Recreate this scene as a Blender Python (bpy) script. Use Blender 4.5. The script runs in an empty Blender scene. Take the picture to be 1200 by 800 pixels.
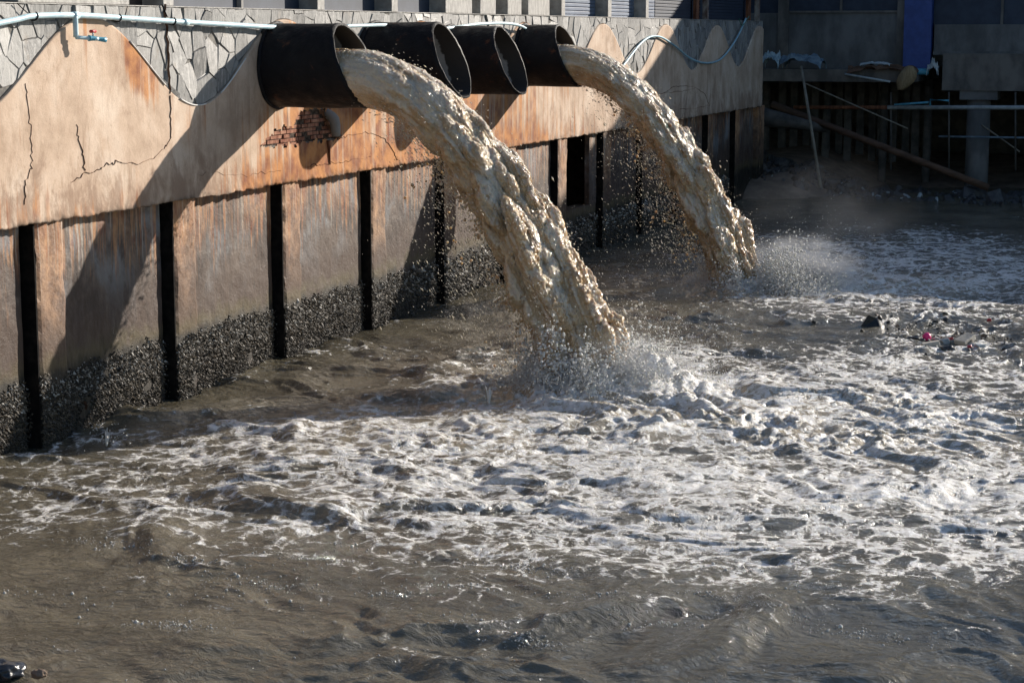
import bpy, math, random
import numpy as np
from mathutils import Vector, Matrix
random.seed(7); RNG = np.random.default_rng(7)
S = bpy.context.scene

# ------------------------------------------------------------------ camera, sky, sun
FPX, CH, PH = 2300.0, 4.5, math.atan(362/2300.0)
TH = math.atan(825*math.cos(PH)/FPX)
fw = np.array([-math.sin(TH)*math.cos(PH), math.cos(TH)*math.cos(PH), -math.sin(PH)])
rt = np.array([math.cos(TH), math.sin(TH), 0.0]); upv = np.cross(rt, fw)
CAM = np.array([11.904, 0.0, CH])
cd = bpy.data.cameras.new('camera'); cam = bpy.data.objects.new('camera', cd); S.collection.objects.link(cam)
cd.sensor_width = 36; cd.lens = 36*FPX/1200; cd.clip_end = 2000; cd.clip_start = .1
cam.matrix_world = Matrix(((rt[0], upv[0], -fw[0], CAM[0]), (rt[1], upv[1], -fw[1], CAM[1]), (rt[2], upv[2], -fw[2], CAM[2]), (0, 0, 0, 1)))
S.camera = cam

SUN = Vector((1.0, 1.6, 0.64)).normalized()
W = bpy.data.worlds.new('World'); S.world = W; W.use_nodes = True
nt = W.node_tree; bg = nt.nodes['Background']
sky = nt.nodes.new('ShaderNodeTexSky'); sky.sky_type = 'NISHITA'; sky.sun_disc = False
sky.sun_elevation = math.asin(SUN.z); sky.sun_rotation = math.atan2(SUN.x, SUN.y)
sky.air_density = 1.0; sky.dust_density = .6; sky.ozone_density = 2.5
nt.links.new(sky.outputs[0], bg.inputs[0]); bg.inputs[1].default_value = 0.088
ld = bpy.data.lights.new('sun', 'SUN'); ld.energy = 5.0; ld.angle = math.radians(.5); ld.color = (1, .91, .80)
lo = bpy.data.objects.new('sun', ld); S.collection.objects.link(lo)
lo.rotation_euler = SUN.to_track_quat('Z', 'Y').to_euler(); lo.location = (30, 40, 30)
S.view_settings.view_transform = 'Standard'; S.view_settings.look = 'None'
S.view_settings.exposure = 0.58; S.view_settings.gamma = 1.0

# pixel of the photograph -> point on a plane of the place
def ray(u, v): return fw*FPX + rt*(u-600) - upv*(v-400)
def wallp(u, v, x=0.0): r = ray(u, v); return CAM + r*((x-CAM[0])/r[0])
def gndp(u, v, z=0.0): r = ray(u, v); return CAM + r*((z-CAM[2])/r[2])
def yp(u, v, y): r = ray(u, v); return CAM + r*(y/r[1])

# ------------------------------------------------------------------ numpy noise
_perm = np.random.default_rng(3).permutation(256); _perm = np.concatenate([_perm, _perm, _perm])
_g = np.random.default_rng(4).normal(size=(256, 3)); _g /= np.linalg.norm(_g, axis=1)[:, None]
def pn(x, y, z=0.0):
    x, y, z = np.broadcast_arrays(np.asarray(x, float), np.asarray(y, float), np.asarray(z, float))
    xi, yi, zi = np.floor(x).astype(int), np.floor(y).astype(int), np.floor(z).astype(int)
    xf, yf, zf = x-xi, y-yi, z-zi; xi &= 255; yi &= 255; zi &= 255
    f = lambda t: t*t*t*(t*(t*6-15)+10)
    u, v, w = f(xf), f(yf), f(zf); out = 0
    for dx in (0, 1):
        for dy in (0, 1):
            for dz in (0, 1):
                h = _perm[_perm[_perm[(xi+dx)]+((yi+dy) & 255)]+((zi+dz) & 255)]
                g = _g[h]
                d = g[..., 0]*(xf-dx)+g[..., 1]*(yf-dy)+g[..., 2]*(zf-dz)
                out = out + d*(u if dx else 1-u)*(v if dy else 1-v)*(w if dz else 1-w)
    return out*1.6
def fbm(x, y, z=0.0, o=4, g=.5):
    a = 1; s = 0; x = np.asarray(x, float); y = np.asarray(y, float); z = np.asarray(z, float)
    for i in range(o):
        s = s + a*pn(x*2**i+i*17.3, y*2**i+i*5.1, z*2**i+i*9.7); a *= g
    return s
def sst(a, b, x): t = np.clip((x-a)/(b-a), 0, 1); return t*t*(3-2*t)

# ------------------------------------------------------------------ mesh helpers
def link(o, parent=None):
    S.collection.objects.link(o)
    if parent is not None: o.parent = parent
    return o
def npmesh(name, v, f, mat=None, parent=None, smooth=True):
    me = bpy.data.meshes.new(name); v = np.asarray(v, np.float32); f = np.asarray(f, np.int32)
    k = f.shape[1]; me.vertices.add(len(v)); me.vertices.foreach_set('co', v.ravel())
    me.loops.add(f.size); me.loops.foreach_set('vertex_index', f.ravel())
    me.polygons.add(len(f)); me.polygons.foreach_set('loop_start', np.arange(0, f.size, k, dtype=np.int32))
    me.update(calc_edges=True); me.validate()
    me.polygons.foreach_set('use_smooth', np.full(len(me.polygons), smooth))
    o = bpy.data.objects.new(name, me)
    if mat: me.materials.append(mat)
    return link(o, parent)
def pymesh(name, v, f, mat=None, parent=None, smooth=False):
    me = bpy.data.meshes.new(name); me.from_pydata([tuple(map(float, p)) for p in v], [], [tuple(map(int, q)) for q in f])
    if mat: me.materials.append(mat)
    me.polygons.foreach_set('use_smooth', [smooth]*len(me.polygons)); me.update()
    return link(bpy.data.objects.new(name, me), parent)
def vattr(o, name, arr):
    a = o.data.attributes.new(name, 'FLOAT', 'POINT'); a.data.foreach_set('value', np.asarray(arr, np.float32))
def grid_faces(n, m, wrap=False):
    i = np.arange(n-1)[:, None]*m; j = np.arange(m if wrap else m-1)[None, :]; k = (j+1) % m
    return np.stack([i+j, i+k, i+m+k, i+m+j], -1).reshape(-1, 4)
BOXF = [(0, 3, 2, 1), (4, 5, 6, 7), (0, 1, 5, 4), (1, 2, 6, 5), (2, 3, 7, 6), (3, 0, 4, 7)]
def box(name, lo, hi, mat, parent=None, bev=0.0, jit=0.0):
    (a, b, c), (d, e, f) = lo, hi
    v = np.array([(a, b, c), (d, b, c), (d, e, c), (a, e, c), (a, b, f), (d, b, f), (d, e, f), (a, e, f)], float)
    if jit: v = v+RNG.normal(0, jit, v.shape)
    o = pymesh(name, v, BOXF, mat, parent)
    if bev:
        m = o.modifiers.new('bevel', 'BEVEL'); m.width = bev; m.segments = 2
    return o
def tube(name, pts, r, mat, parent=None, n=10, sub=6, caps=True):
    P = np.array(pts, float)
    if sub > 1 and len(P) > 2:
        Q = []
        for i in range(len(P)-1):
            p0 = P[max(i-1, 0)]; p1 = P[i]; p2 = P[i+1]; p3 = P[min(i+2, len(P)-1)]
            for k in range(sub):
                t = k/sub
                Q.append(.5*((2*p1)+(-p0+p2)*t+(2*p0-5*p1+4*p2-p3)*t*t+(-p0+3*p1-3*p2+p3)*t**3))
        Q.append(P[-1]); P = np.array(Q)
    T = np.gradient(P, axis=0); T /= np.linalg.norm(T, axis=1)[:, None]
    ref = np.array([0, 0, 1.0]) if abs(T[0][2]) < .9 else np.array([1.0, 0, 0])
    R = np.full(len(P), r) if np.isscalar(r) else np.interp(np.linspace(0, 1, len(P)), np.linspace(0, 1, len(r)), r)
    V = []
    for p, t, rr in zip(P, T, R):
        a = np.cross(t, ref); a /= np.linalg.norm(a); b = np.cross(t, a)
        for k in range(n):
            A = 2*math.pi*k/n; V.append(p+rr*(math.cos(A)*a+math.sin(A)*b))
    F = [tuple(q) for q in grid_faces(len(P), n, True)]
    if caps: F += [tuple(range(n))[::-1], tuple((len(P)-1)*n+k for k in range(n))]
    return pymesh(name, V, F, mat, parent, True)
def scatter(name, bv, bf, pos, scl, mat, parent=None, rot=None, smooth=True):
    bv = np.asarray(bv, float); bf = np.asarray(bf); n = len(pos); scl = np.asarray(scl, float)
    if scl.ndim == 1: scl = scl[:, None]
    V = bv[None]*scl[:, None, :]
    if rot is not None: V = np.einsum('nij,nkj->nki', rot, V)
    V = V+np.asarray(pos)[:, None, :]
    F = bf[None]+(np.arange(n)*len(bv))[:, None, None]
    return npmesh(name, V.reshape(-1, 3), F.reshape(-1, bf.shape[1]), mat, parent, smooth)
def randrot(n):
    q = RNG.normal(size=(n, 4)); q /= np.linalg.norm(q, axis=1)[:, None]; w, x, y, z = q.T
    return np.stack([1-2*(y*y+z*z), 2*(x*y-z*w), 2*(x*z+y*w), 2*(x*y+z*w), 1-2*(x*x+z*z), 2*(y*z-x*w), 2*(x*z-y*w), 2*(y*z+x*w), 1-2*(x*x+y*y)], -1).reshape(-1, 3, 3)
OCTV = [(1, 0, 0), (-1, 0, 0), (0, 1, 0), (0, -1, 0), (0, 0, 1), (0, 0, -1)]
OCTF = [(0, 2, 4), (2, 1, 4), (1, 3, 4), (3, 0, 4), (2, 0, 5), (1, 2, 5), (3, 1, 5), (0, 3, 5)]
g_ = (1+5**.5)/2
ICOV = np.array([(-1, g_, 0), (1, g_, 0), (-1, -g_, 0), (1, -g_, 0), (0, -1, g_), (0, 1, g_), (0, -1, -g_), (0, 1, -g_), (g_, 0, -1), (g_, 0, 1), (-g_, 0, -1), (-g_, 0, 1)])/math.sqrt(1+g_*g_)
ICOF = [(0, 11, 5), (0, 5, 1), (0, 1, 7), (0, 7, 10), (0, 10, 11), (1, 5, 9), (5, 11, 4), (11, 10, 2), (10, 7, 6), (7, 1, 8), (3, 9, 4), (3, 4, 2), (3, 2, 6), (3, 6, 8), (3, 8, 9), (4, 9, 5), (2, 4, 11), (6, 2, 10), (8, 6, 7), (9, 8, 1)]
def rockv(s, seed, sub=2):
    V = np.array(ICOV); Fs = [tuple(f) for f in ICOF]
    for _ in range(sub):
        V = list(V); mid = {}; NF = []
        def m_(a, b):
            k = (min(a, b), max(a, b))
            if k not in mid: p = (V[a]+V[b])/2; V.append(p/np.linalg.norm(p)); mid[k] = len(V)-1
            return mid[k]
        for a, b, c in Fs:
            d, e, f = m_(a, b), m_(b, c), m_(c, a); NF += [(a, d, f), (d, b, e), (f, e, c), (d, e, f)]
        Fs = NF; V = np.array(V)
    V = V*(1+.35*fbm(V[:, 0]*1.1+seed, V[:, 1]*1.1, V[:, 2]*1.1, 3))[:, None]
    return V*np.array(s), Fs
def thing(name, label, cat, loc=(0, 0, 0), group=None):
    o = bpy.data.objects.new(name, None); link(o); o.location = loc; o.empty_display_size = .2
    return tag(o, label, cat, group)
def tag(o, label=None, cat=None, group=None, kind=None):
    if label: o['label'] = label
    if cat: o['category'] = cat
    if group: o['group'] = group
    if kind: o['kind'] = kind
    return o

# ------------------------------------------------------------------ material helper
class Mat:
    def __init__(s, name, base=(.5, .5, .5), rough=.6, spec=.5, metal=0.0):
        s.m = bpy.data.materials.new(name); s.m.use_nodes = True; s.t = s.m.node_tree; s.N = s.t.nodes
        s.b = s.N['Principled BSDF']; s.set('Base Color', (*base, 1)); s.set('Roughness', rough); s.set('Metallic', metal)
        s.set('Specular IOR Level', spec)
    def set(s, k, v): s.b.inputs[k].default_value = v
    def lk(s, a, b): s.t.links.new(a, b)
    def val(s, sock, v):
        if hasattr(v, 'is_output'): s.lk(v, sock)
        else: sock.default_value = v
    def pos(s): return s.N.new('ShaderNodeNewGeometry').outputs['Position']
    def obj(s): return s.N.new('ShaderNodeTexCoord').outputs['Object']
    def sep(s, v): n = s.N.new('ShaderNodeSeparateXYZ'); s.lk(v, n.inputs[0]); return n.outputs
    def rnd(s): return s.N.new('ShaderNodeObjectInfo').outputs['Random']
    def attr(s, a): n = s.N.new('ShaderNodeAttribute'); n.attribute_name = a; return n.outputs['Fac']
    def mp(s, v, sc=(1, 1, 1), lc=(0, 0, 0)):
        n = s.N.new('ShaderNodeMapping'); s.lk(v, n.inputs[0]); n.inputs['Scale'].default_value = sc; n.inputs['Location'].default_value = lc; return n.outputs[0]
    def noise(s, v, sc=5, det=6, ro=.55, dis=0.0, col=False):
        n = s.N.new('ShaderNodeTexNoise'); s.lk(v, n.inputs['Vector']); n.inputs['Scale'].default_value = sc
        n.inputs['Detail'].default_value = det; n.inputs['Roughness'].default_value = ro; n.inputs['Distortion'].default_value = dis
        return n.outputs['Color' if col else 'Fac']
    def vor(s, v, sc=5, feat='F1', out='Distance', rnd=1.0):
        n = s.N.new('ShaderNodeTexVoronoi'); n.feature = feat; s.lk(v, n.inputs['Vector']); n.inputs['Scale'].default_value = sc
        n.inputs['Randomness'].default_value = rnd; return n.outputs[out]
    def ramp(s, f, pts, interp='LINEAR'):
        n = s.N.new('ShaderNodeValToRGB'); s.lk(f, n.inputs[0]); e = n.color_ramp.elements; n.color_ramp.interpolation = interp
        while len(e) < len(pts): e.new(.5)
        for k, (p, c) in enumerate(pts):
            e[k].position = p; e[k].color = (*c, 1) if hasattr(c, '__len__') else (c, c, c, 1)
        return n.outputs[0]
    def math(s, op, a, b=0.0, clamp=False):
        n = s.N.new('ShaderNodeMath'); n.operation = op; n.use_clamp = clamp; s.val(n.inputs[0], a); s.val(n.inputs[1], b); return n.outputs[0]
    def ss(s, x, a, b):
        n = s.N.new('ShaderNodeMapRange'); n.interpolation_type = 'SMOOTHSTEP'; s.val(n.inputs[0], x); s.val(n.inputs[1], a); s.val(n.inputs[2], b); return n.outputs[0]
    def mix(s, f, a, b, op='MIX'):
        n = s.N.new('ShaderNodeMix'); n.data_type = 'RGBA'; n.blend_type = op; s.val(n.inputs[0], f)
        for k, c in ((6, a), (7, b)): s.val(n.inputs[k], c if hasattr(c, 'is_output') else (*c, 1))
        return n.outputs[2]
    def vadd(s, a, b, k=1.0):
        m = s.N.new('ShaderNodeVectorMath'); m.operation = 'MULTIPLY_ADD'; s.lk(b, m.inputs[0]); m.inputs[1].default_value = (k, k, k); s.lk(a, m.inputs[2]); return m.outputs[0]
    def bump(s, h, d=.01, st=1.0):
        n = s.N.new('ShaderNodeBump'); s.lk(h, n.inputs['Height']); n.inputs['Distance'].default_value = d; n.inputs['Strength'].default_value = st
        s.lk(n.outputs[0], s.b.inputs['Normal']); return n
    def col(s, c): s.lk(c, s.b.inputs['Base Color'])
    def rough(s, c): s.lk(c, s.b.inputs['Roughness'])

def mat_plaster():
    M = Mat('plaster', rough=.85, spec=.25); p = M.pos()
    c = M.ramp(M.noise(p, 1.3, 7, .65), [(.3, (.38, .27, .19)), (.5, (.55, .415, .31)), (.68, (.66, .54, .43))])
    zz_ = M.sep(p)[2]
    c = M.mix(M.math('MULTIPLY', M.ss(M.noise(M.mp(p, (1, 1, .35)), 2.3, 8, .7, .4), .50, .68), .8), c, (.36, .25, .175))
    dn = M.math('ADD', M.math('MULTIPLY', M.ss(zz_, 3.5, 2.5), .22), M.noise(M.mp(p, (1, 1.6, .8)), 1.7, 9, .74, .5))
    c = M.mix(M.math('MULTIPLY', M.ss(dn, .60, .78), .75), c, (.27, .175, .12))
    c = M.mix(M.math('MULTIPLY', M.ss(M.noise(M.mp(p, (1, 9, .3)), 1.1, 8, .7, .3), .57, .70), .5), c, (.24, .17, .125))
    c = M.mix(M.math('MULTIPLY', M.ss(M.noise(p, 7, 6, .75), .60, .70), .45), c, (.30, .20, .14))
    st = M.noise(M.mp(p, (1, 5.5, .28)), 1.5, 7, .6, .35)
    ru = M.attr('rust')
    k = M.ss(M.math('ADD', M.math('MULTIPLY', st, 1.1), M.math('MULTIPLY', ru, .5)), .68, .96)
    rc = M.ramp(M.noise(p, 4, 5), [(.35, (.22, .06, .02)), (.6, (.52, .22, .065))])
    c = M.mix(M.math('MULTIPLY', k, .85), c, rc)
    dk = M.ss(M.noise(M.mp(p, (1, 7, .5)), 1.7, 6, .62, .2), .60, .74)
    c = M.mix(M.math('MULTIPLY', dk, M.math('ADD', M.math('MULTIPLY', ru, .7), .12)), c, (.075, .05, .04))
    sp = M.ss(M.noise(p, 60, 3, .7), .60, .72); c = M.mix(M.math('MULTIPLY', sp, .5), c, (.18, .13, .09))
    c = M.mix(M.attr('grime'), c, (.05, .038, .028))
    M.col(c); M.bump(M.math('ADD', M.noise(p, 18, 8, .72), M.math('MULTIPLY', M.noise(p, 90, 3), .35)), .011, .55); return M.m
def mat_stone():
    M = Mat('facing_stone', rough=.5, spec=.7); p = M.pos(); r = M.rnd()
    c = M.mix(r, (.12, .12, .118), (.31, .305, .29))
    c = M.mix(M.ss(M.noise(M.mp(p, (1, 9, 1.6)), 2.2, 8, .7, .6), .45, .7), c, (.40, .39, .37))
    c = M.mix(M.ss(M.noise(M.mp(p, (1, 14, 2.5)), 2, 6, .7, .5), .58, .68), c, (.05, .05, .048))
    c = M.mix(M.math('MULTIPLY', M.ss(M.noise(p, 3, 5), .58, .72), .5), c, (.22, .17, .12))
    M.col(c); M.rough(M.ramp(M.noise(M.mp(p, (1, 6, 1.5)), 3, 6, .65), [(.3, .34), (.7, .62)]))
    M.bump(M.noise(M.mp(p, (1, 3, 1)), 9, 8, .7), .015, .6); return M.m
def mat_panel(tan):
    M = Mat('weathered_concrete' if not tan else 'weathered_pilaster', rough=.6, spec=.3); p = M.pos(); z = M.sep(p)[2]
    a, b = ((.17, .09, .05), (.46, .28, .165)) if tan else ((.055, .042, .036), (.155, .122, .10))
    c = M.mix(M.ss(M.noise(p, 1.6, 8, .72), .42, .60), a, b)
    c = M.mix(M.math('MULTIPLY', M.ss(M.noise(M.mp(p, (1, 1, .7)), 1.4, 8, .68, .4), .48, .64), .2 if tan else .8), c, (.22, .23, .24))
    top = M.ss(z, .9, 2.5)
    st = M.noise(M.mp(p, (1, 7.5, .35)), 1.6, 9, .68, .5)
    k = M.ss(M.math('ADD', M.math('ADD', st, M.math('MULTIPLY', top, .22)), M.math('MULTIPLY', M.noise(p, .9, 3), .22)), .74, .90)
    c = M.mix(M.math('MULTIPLY', k, .8), c, M.ramp(M.noise(p, 5, 4), [(.35, (.24, .075, .03)), (.6, (.46, .24, .11))]))
    wk = M.ss(M.math('ADD', M.noise(M.mp(p, (1, 11, .4), (0, 7, 3)), 1.5, 8, .68, .4), M.math('MULTIPLY', top, .16)), .68, .78)
    c = M.mix(M.math('MULTIPLY', wk, .5), c, (.50, .47, .41))
    low = M.ss(M.math('ADD', z, M.math('MULTIPLY', M.noise(p, 2.5, 5), .9)), 2.4, 1.5)
    c = M.mix(M.math('MULTIPLY', low, .9), c, (.075, .048, .035))
    alg = M.ss(M.math('ADD', z, M.math('MULTIPLY', M.noise(p, 4, 5), .5)), 1.32, 1.1)
    c = M.mix(M.math('MULTIPLY', alg, .5), c, (.10, .085, .035))
    vl = M.ss(M.math('ADD', z, M.math('MULTIPLY', M.noise(p, 5, 5), .25)), 1.02, .86)
    c = M.mix(vl, c, (.022, .019, .014))
    gr = M.ss(M.noise(M.mp(p, (1, 5, .6)), 2.6, 8, .72), .57, .70); c = M.mix(M.math('MULTIPLY', gr, .85), c, (.045, .035, .028))
    bl = M.ss(M.noise(M.mp(p, (1, 1.3, .9), (0, 3, 9)), 1.1, 9, .75, .6), .52, .62); c = M.mix(M.math('MULTIPLY', bl, .55), c, (.085, .06, .05))
    pk_ = M.ss(M.noise(p, 26, 5, .7), .62, .70); c = M.mix(M.math('MULTIPLY', pk_, .7), c, (.035, .03, .025))
    M.col(c); M.rough(M.ramp(M.noise(M.mp(p, (1, 3, 1)), 3, 6, .65), [(.3, .42), (.7, .8)])); M.bump(M.noise(p, 22, 8, .7), .012, .7); return M.m
def simple(name, c1, c2, sc=6, rough=.7, spec=.4, bump=.01, metal=0, stretch=(1, 1, 1), det=6):
    M = Mat(name, rough=rough, spec=spec, metal=metal); p = M.mp(M.pos(), stretch)
    M.col(M.mix(M.ss(M.noise(p, sc, det, .6), .35, .68), c1, c2))
    if bump: M.bump(M.noise(p, sc*3, 6, .65), bump, .6)
    return M.m
def mat_pipe():
    M = Mat('tarred_steel', rough=.5, spec=.25); p = M.pos()
    c = M.mix(M.ss(M.noise(p, 3, 6, .6), .45, .7), (.0030, .0034, .006), (.008, .007, .009))
    c = M.mix(M.ss(M.noise(p, 4, 8, .72, .4), .58, .72), c, (.085, .032, .016))
    c = M.mix(M.ss(M.noise(p, 22, 4, .7), .70, .78), c, (.25, .22, .18))
    M.col(c); M.rough(M.ramp(M.noise(p, 6, 5), [(.3, .42), (.7, .8)])); M.bump(M.noise(p, 9, 9, .7), .035, .8); return M.m
def mat_jet():
    M = Mat('muddy_water', rough=.14, spec=.5); p = M.pos()
    h = M.attr('froth'); n = M.noise(p, 3.2, 5, .6)
    c = M.mix(M.ss(n, .38, .66), (.42, .295, .165), (.60, .465, .30))
    c = M.mix(M.math('MULTIPLY', M.ss(M.math('ADD', h, M.math('MULTIPLY', M.noise(p, 16, 5, .7), .5)), .6, 1.1), .6), c, (.72, .66, .56))
    M.col(c); M.set('IOR', 1.4); M.set('Coat Weight', .5); M.set('Coat Roughness', .04); M.set('Subsurface Weight', .6); M.set('Subsurface Radius', (.09, .065, .04)); M.set('Subsurface Scale', 1.0)
    M.rough(M.ramp(M.noise(p, 12, 4), [(.35, .04), (.7, .22)]))
    M.bump(M.math('ADD', M.noise(M.mp(p, (1, 1, .6)), 17, 6, .62, .4), M.math('ADD', M.math('MULTIPLY', M.attr('streak'), .8), M.math('MULTIPLY', M.noise(p, 70, 4, .6), .3))), .05, .9); return M.m
def mat_foam(name='foam', c=(.72, .71, .68)):
    M = Mat(name, rough=.45, spec=.5); p = M.pos(); M.col(M.mix(M.noise(p, 20, 4), tuple(.75*k for k in c), c))
    M.set('Subsurface Weight', .3); M.set('Subsurface Radius', (.04, .04, .03)); M.set('Subsurface Scale', 1.0)
    M.bump(M.noise(p, 60, 5, .7), .02, .8); return M.m
def mat_sea():
    M = Mat('murky_sea', rough=.1, spec=.5); p = M.pos(); M.set('IOR', 1.5)
    F = M.attr('foam'); T = M.attr('turb'); H = M.attr('crest')
    wv = M.noise(p, 1.1, 4, .55, 0, True); q = M.vadd(p, wv, .55)
    q2 = M.vadd(q, M.noise(q, 5, 4, .6, 0, True), .10)
    # lacy net of foam at two sizes, torn by noise
    e1 = M.vor(M.mp(q2, (1, .75, 1)), 3.6, 'DISTANCE_TO_EDGE'); e2 = M.vor(M.mp(q2, (1, .8, 1)), 10, 'DISTANCE_TO_EDGE')
    l1 = M.math('SUBTRACT', 1.0, M.math('MULTIPLY', e1, 4.5), True); l2 = M.math('SUBTRACT', 1.0, M.math('MULTIPLY', e2, 3.6), True)
    n1 = M.noise(M.mp(q2, (.75, 1.15, 1)), 2.2, 10, .72); n2 = M.noise(q2, 14, 6, .7)
    k = M.math('ADD', M.math('MULTIPLY', l1, .32), M.math('MULTIPLY', l2, .17))
    k = M.math('ADD', k, M.math('MULTIPLY', M.math('SUBTRACT', M.noise(q, .55, 3, .5), .5), .5))
    k = M.math('ADD', k, M.math('MULTIPLY', M.math('SUBTRACT', M.noise(M.mp(q2, (.8, 1.3, 1)), 34, 5, .75), .5), .55))
    k = M.math('ADD', k, M.math('MULTIPLY', M.math('SUBTRACT', n1, .5), 1.5))
    k = M.math('ADD', k, M.math('MULTIPLY', M.math('SUBTRACT', n2, .5), .8))
    k = M.math('ADD', k, M.math('MULTIPLY', H, .28))
    k = M.math('ADD', k, F)
    m = M.ss(k, .68, 1.08)
    body = M.mix(M.ss(M.noise(p, .8, 5, .6), .35, .65), (.088, .077, .054), (.148, .130, .092))
    body = M.mix(M.math('MULTIPLY', M.ss(T, .12, .6), .9), body, (.38, .32, .225))
    fc = M.mix(M.ss(n2, .4, .62), (.56, .54, .50), (.84, .84, .83))
    M.col(M.mix(m, body, fc)); 
    M.rough(M.math('ADD', M.math('MULTIPLY', m, .42), .045))
    M.lk(M.math('ADD', M.math('MULTIPLY', m, .1), .3), M.b.inputs['Subsurface Weight']); M.set('Subsurface Radius', (.06, .05, .03)); M.set('Subsurface Scale', 1.0)
    rip = M.math('MULTIPLY', M.noise(M.mp(q, (1, 1.6, 1)), 7, 6, .62, .3), .8)
    hh = M.math('ADD', rip, M.math('MULTIPLY', M.math('MULTIPLY', m, M.noise(q, 30, 5, .7)), .45))
    M.bump(hh, .07, .8); return M.m

MP = mat_plaster(); MS = mat_stone(); MPN = mat_panel(False); MPL = mat_panel(True); MPIPE = mat_pipe(); MJ = mat_jet(); MSEA = mat_sea()
MF = mat_foam('foam', (.80, .79, .76)); MDROP = mat_foam('muddy_drops', (.66, .58, .47))
MMOR = simple('mortar', (.10, .095, .09), (.24, .225, .20), 8, .9)
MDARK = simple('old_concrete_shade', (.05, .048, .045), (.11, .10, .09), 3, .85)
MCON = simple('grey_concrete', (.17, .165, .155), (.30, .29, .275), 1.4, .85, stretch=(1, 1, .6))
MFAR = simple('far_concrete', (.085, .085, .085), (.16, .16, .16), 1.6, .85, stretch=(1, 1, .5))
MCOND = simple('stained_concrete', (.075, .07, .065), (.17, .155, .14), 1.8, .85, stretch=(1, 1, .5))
MPVC = simple('pale_blue_pipe', (.42, .62, .70), (.60, .76, .80), 8, .35, .5, 0)
MPVC2 = simple('blue_plastic_fitting', (.05, .25, .38), (.10, .36, .48), 8, .35, .5, 0)
MRED = simple('red_plastic', (.40, .02, .02), (.55, .04, .04), 8, .4, .5, 0)
MBRICK = simple('red_brick', (.20, .075, .045), (.40, .21, .14), 9, .9, .2, .01)
MBLK = simple('near_black', (.006, .006, .006), (.02, .017, .015), 9, .9, .1, 0)
MWHT = simple('white_bead', (.55, .53, .50), (.75, .73, .70), 6, .6, .3, 0)
MNAVY = simple('navy_panel', (.018, .028, .05), (.028, .042, .07), 3, .6, .4, 0)
MSLATE = simple('blue_grey_shutter', (.09, .12, .18), (.13, .17, .24), 3, .5, .4, 0)
MRUST = simple('rusty_steel', (.10, .035, .018), (.24, .10, .05), 9, .8, .3, .01, 0, (1, 1, .4))
MBLUE = simple('royal_blue_paint', (.02, .05, .20), (.03, .07, .26), 4, .5, .4, 0)
MWOOD = simple('brown_timber', (.07, .04, .025), (.13, .075, .05), 6, .8, .3, .01, 0, (.3, 1, 1))
MBAM = simple('pale_bamboo', (.17, .15, .12), (.28, .25, .20), 6, .7, .3, .005)
MTARP = simple('blue_grey_tarpaulin', (.10, .15, .20), (.20, .27, .32), 5, .6, .4, .01)
MSAND = simple('muddy_sand', (.13, .095, .07), (.22, .165, .125), 2.5, .9, .2, .03)
MROCK = simple('dark_rock', (.02, .02, .022), (.06, .058, .055), 8, .45, .5, .02)
MPALM = simple('dry_palm_leaf', (.22, .16, .09), (.32, .24, .14), 8, .8, .3, .01, 0, (4, 4, .6))
MWPAINT = simple('chalky_white_paint', (.26, .30, .32), (.42, .46, .47), 6, .6, .4, .004)

# ------------------------------------------------------------------ sea surface
IMP = [(4.25, 24.0), (3.95, 34.15)]
def foam_blobs():
    L = [ (760, 430, 60, 26, .6), # centre x, y, radii, strength
        (700, 450, 140, 40, .55), (850, 455, 160, 55, .42), (1000, 470, 160, 50, .40), (1150, 470, 120, 60, .36),
        (640, 520, 120, 60, .35), (800, 560, 190, 60, .50), (1000, 570, 170, 60, .52), (1150, 570, 120, 55, .50),
        (500, 520, 130, 45, .42), (420, 500, 100, 28, .36), (560, 590, 160, 50, .42), (700, 630, 150, 45, .38), (900, 630, 150, 40, .36),
        (1080, 630, 130, 38, .36), (340, 520, 120, 30, .42), (220, 530, 130, 26, .40), (330, 570, 150, 32, .36), (120, 565, 120, 32, .36), (50, 600, 100, 40, .30), (450, 630, 160, 30, .30), (220, 620, 160, 30, .22), (100, 690, 160, 25, .12), (450, 410, 90, 12, .22), (1150, 650, 120, 30, .28), (900, 665, 200, 20, .2),
        (1000, 305, 120, 32, .62), (1130, 310, 120, 45, .62), (930, 320, 60, 26, .66), (1060, 270, 160, 18, .3), (1100, 345, 140, 14, .36), (900, 350, 70, 10, .34),
        (740, 345, 40, 8, .3), (1000, 420, 120, 16, .22), (540, 440, 60, 14, .22), (780, 420, 60, 18, .45), (400, 660, 120, 22, .05)]
    out = []
    for u, v, ru, rv, s in L:
        c = gndp(u, v); e = gndp(u+ru, v); n = gndp(u, v-rv)
        out.append((c[0], c[1], (e-c)[:2], (n-c)[:2], s))
    return out
FB = foam_blobs()
def foamf(x, y):
    f = np.zeros_like(x)
    for cx, cy, e, n, s in FB:
        M = np.linalg.inv(np.array([[e[0], n[0]], [e[1], n[1]]])); dx = x-cx; dy = y-cy
        a = M[0, 0]*dx+M[0, 1]*dy; b = M[1, 0]*dx+M[1, 1]*dy
        f = 1-(1-f)*(1-s*np.exp(-(a*a+b*b)*.9))
    return np.minimum(f, .58)*.96
def turbf(x, y):
    t = np.zeros_like(x)
    for (cx, cy, sx, sy, s) in ((4.6, 23.6, 1.6, 1.7, 1.0), (6.2, 22.6, 2.6, 2.0, .8), (8.5, 22.5, 3.0, 2.6, .55), (4.3, 34.1, 1.3, 1.6, 1.0), (6.2, 35.5, 2.4, 2.4, .6), (4.5, 20.5, 3.0, 2.2, .4)):
        t = np.maximum(t, s*np.exp(-((x-cx)/sx)**2-((y-cy)/sy)**2))
    return t
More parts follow.
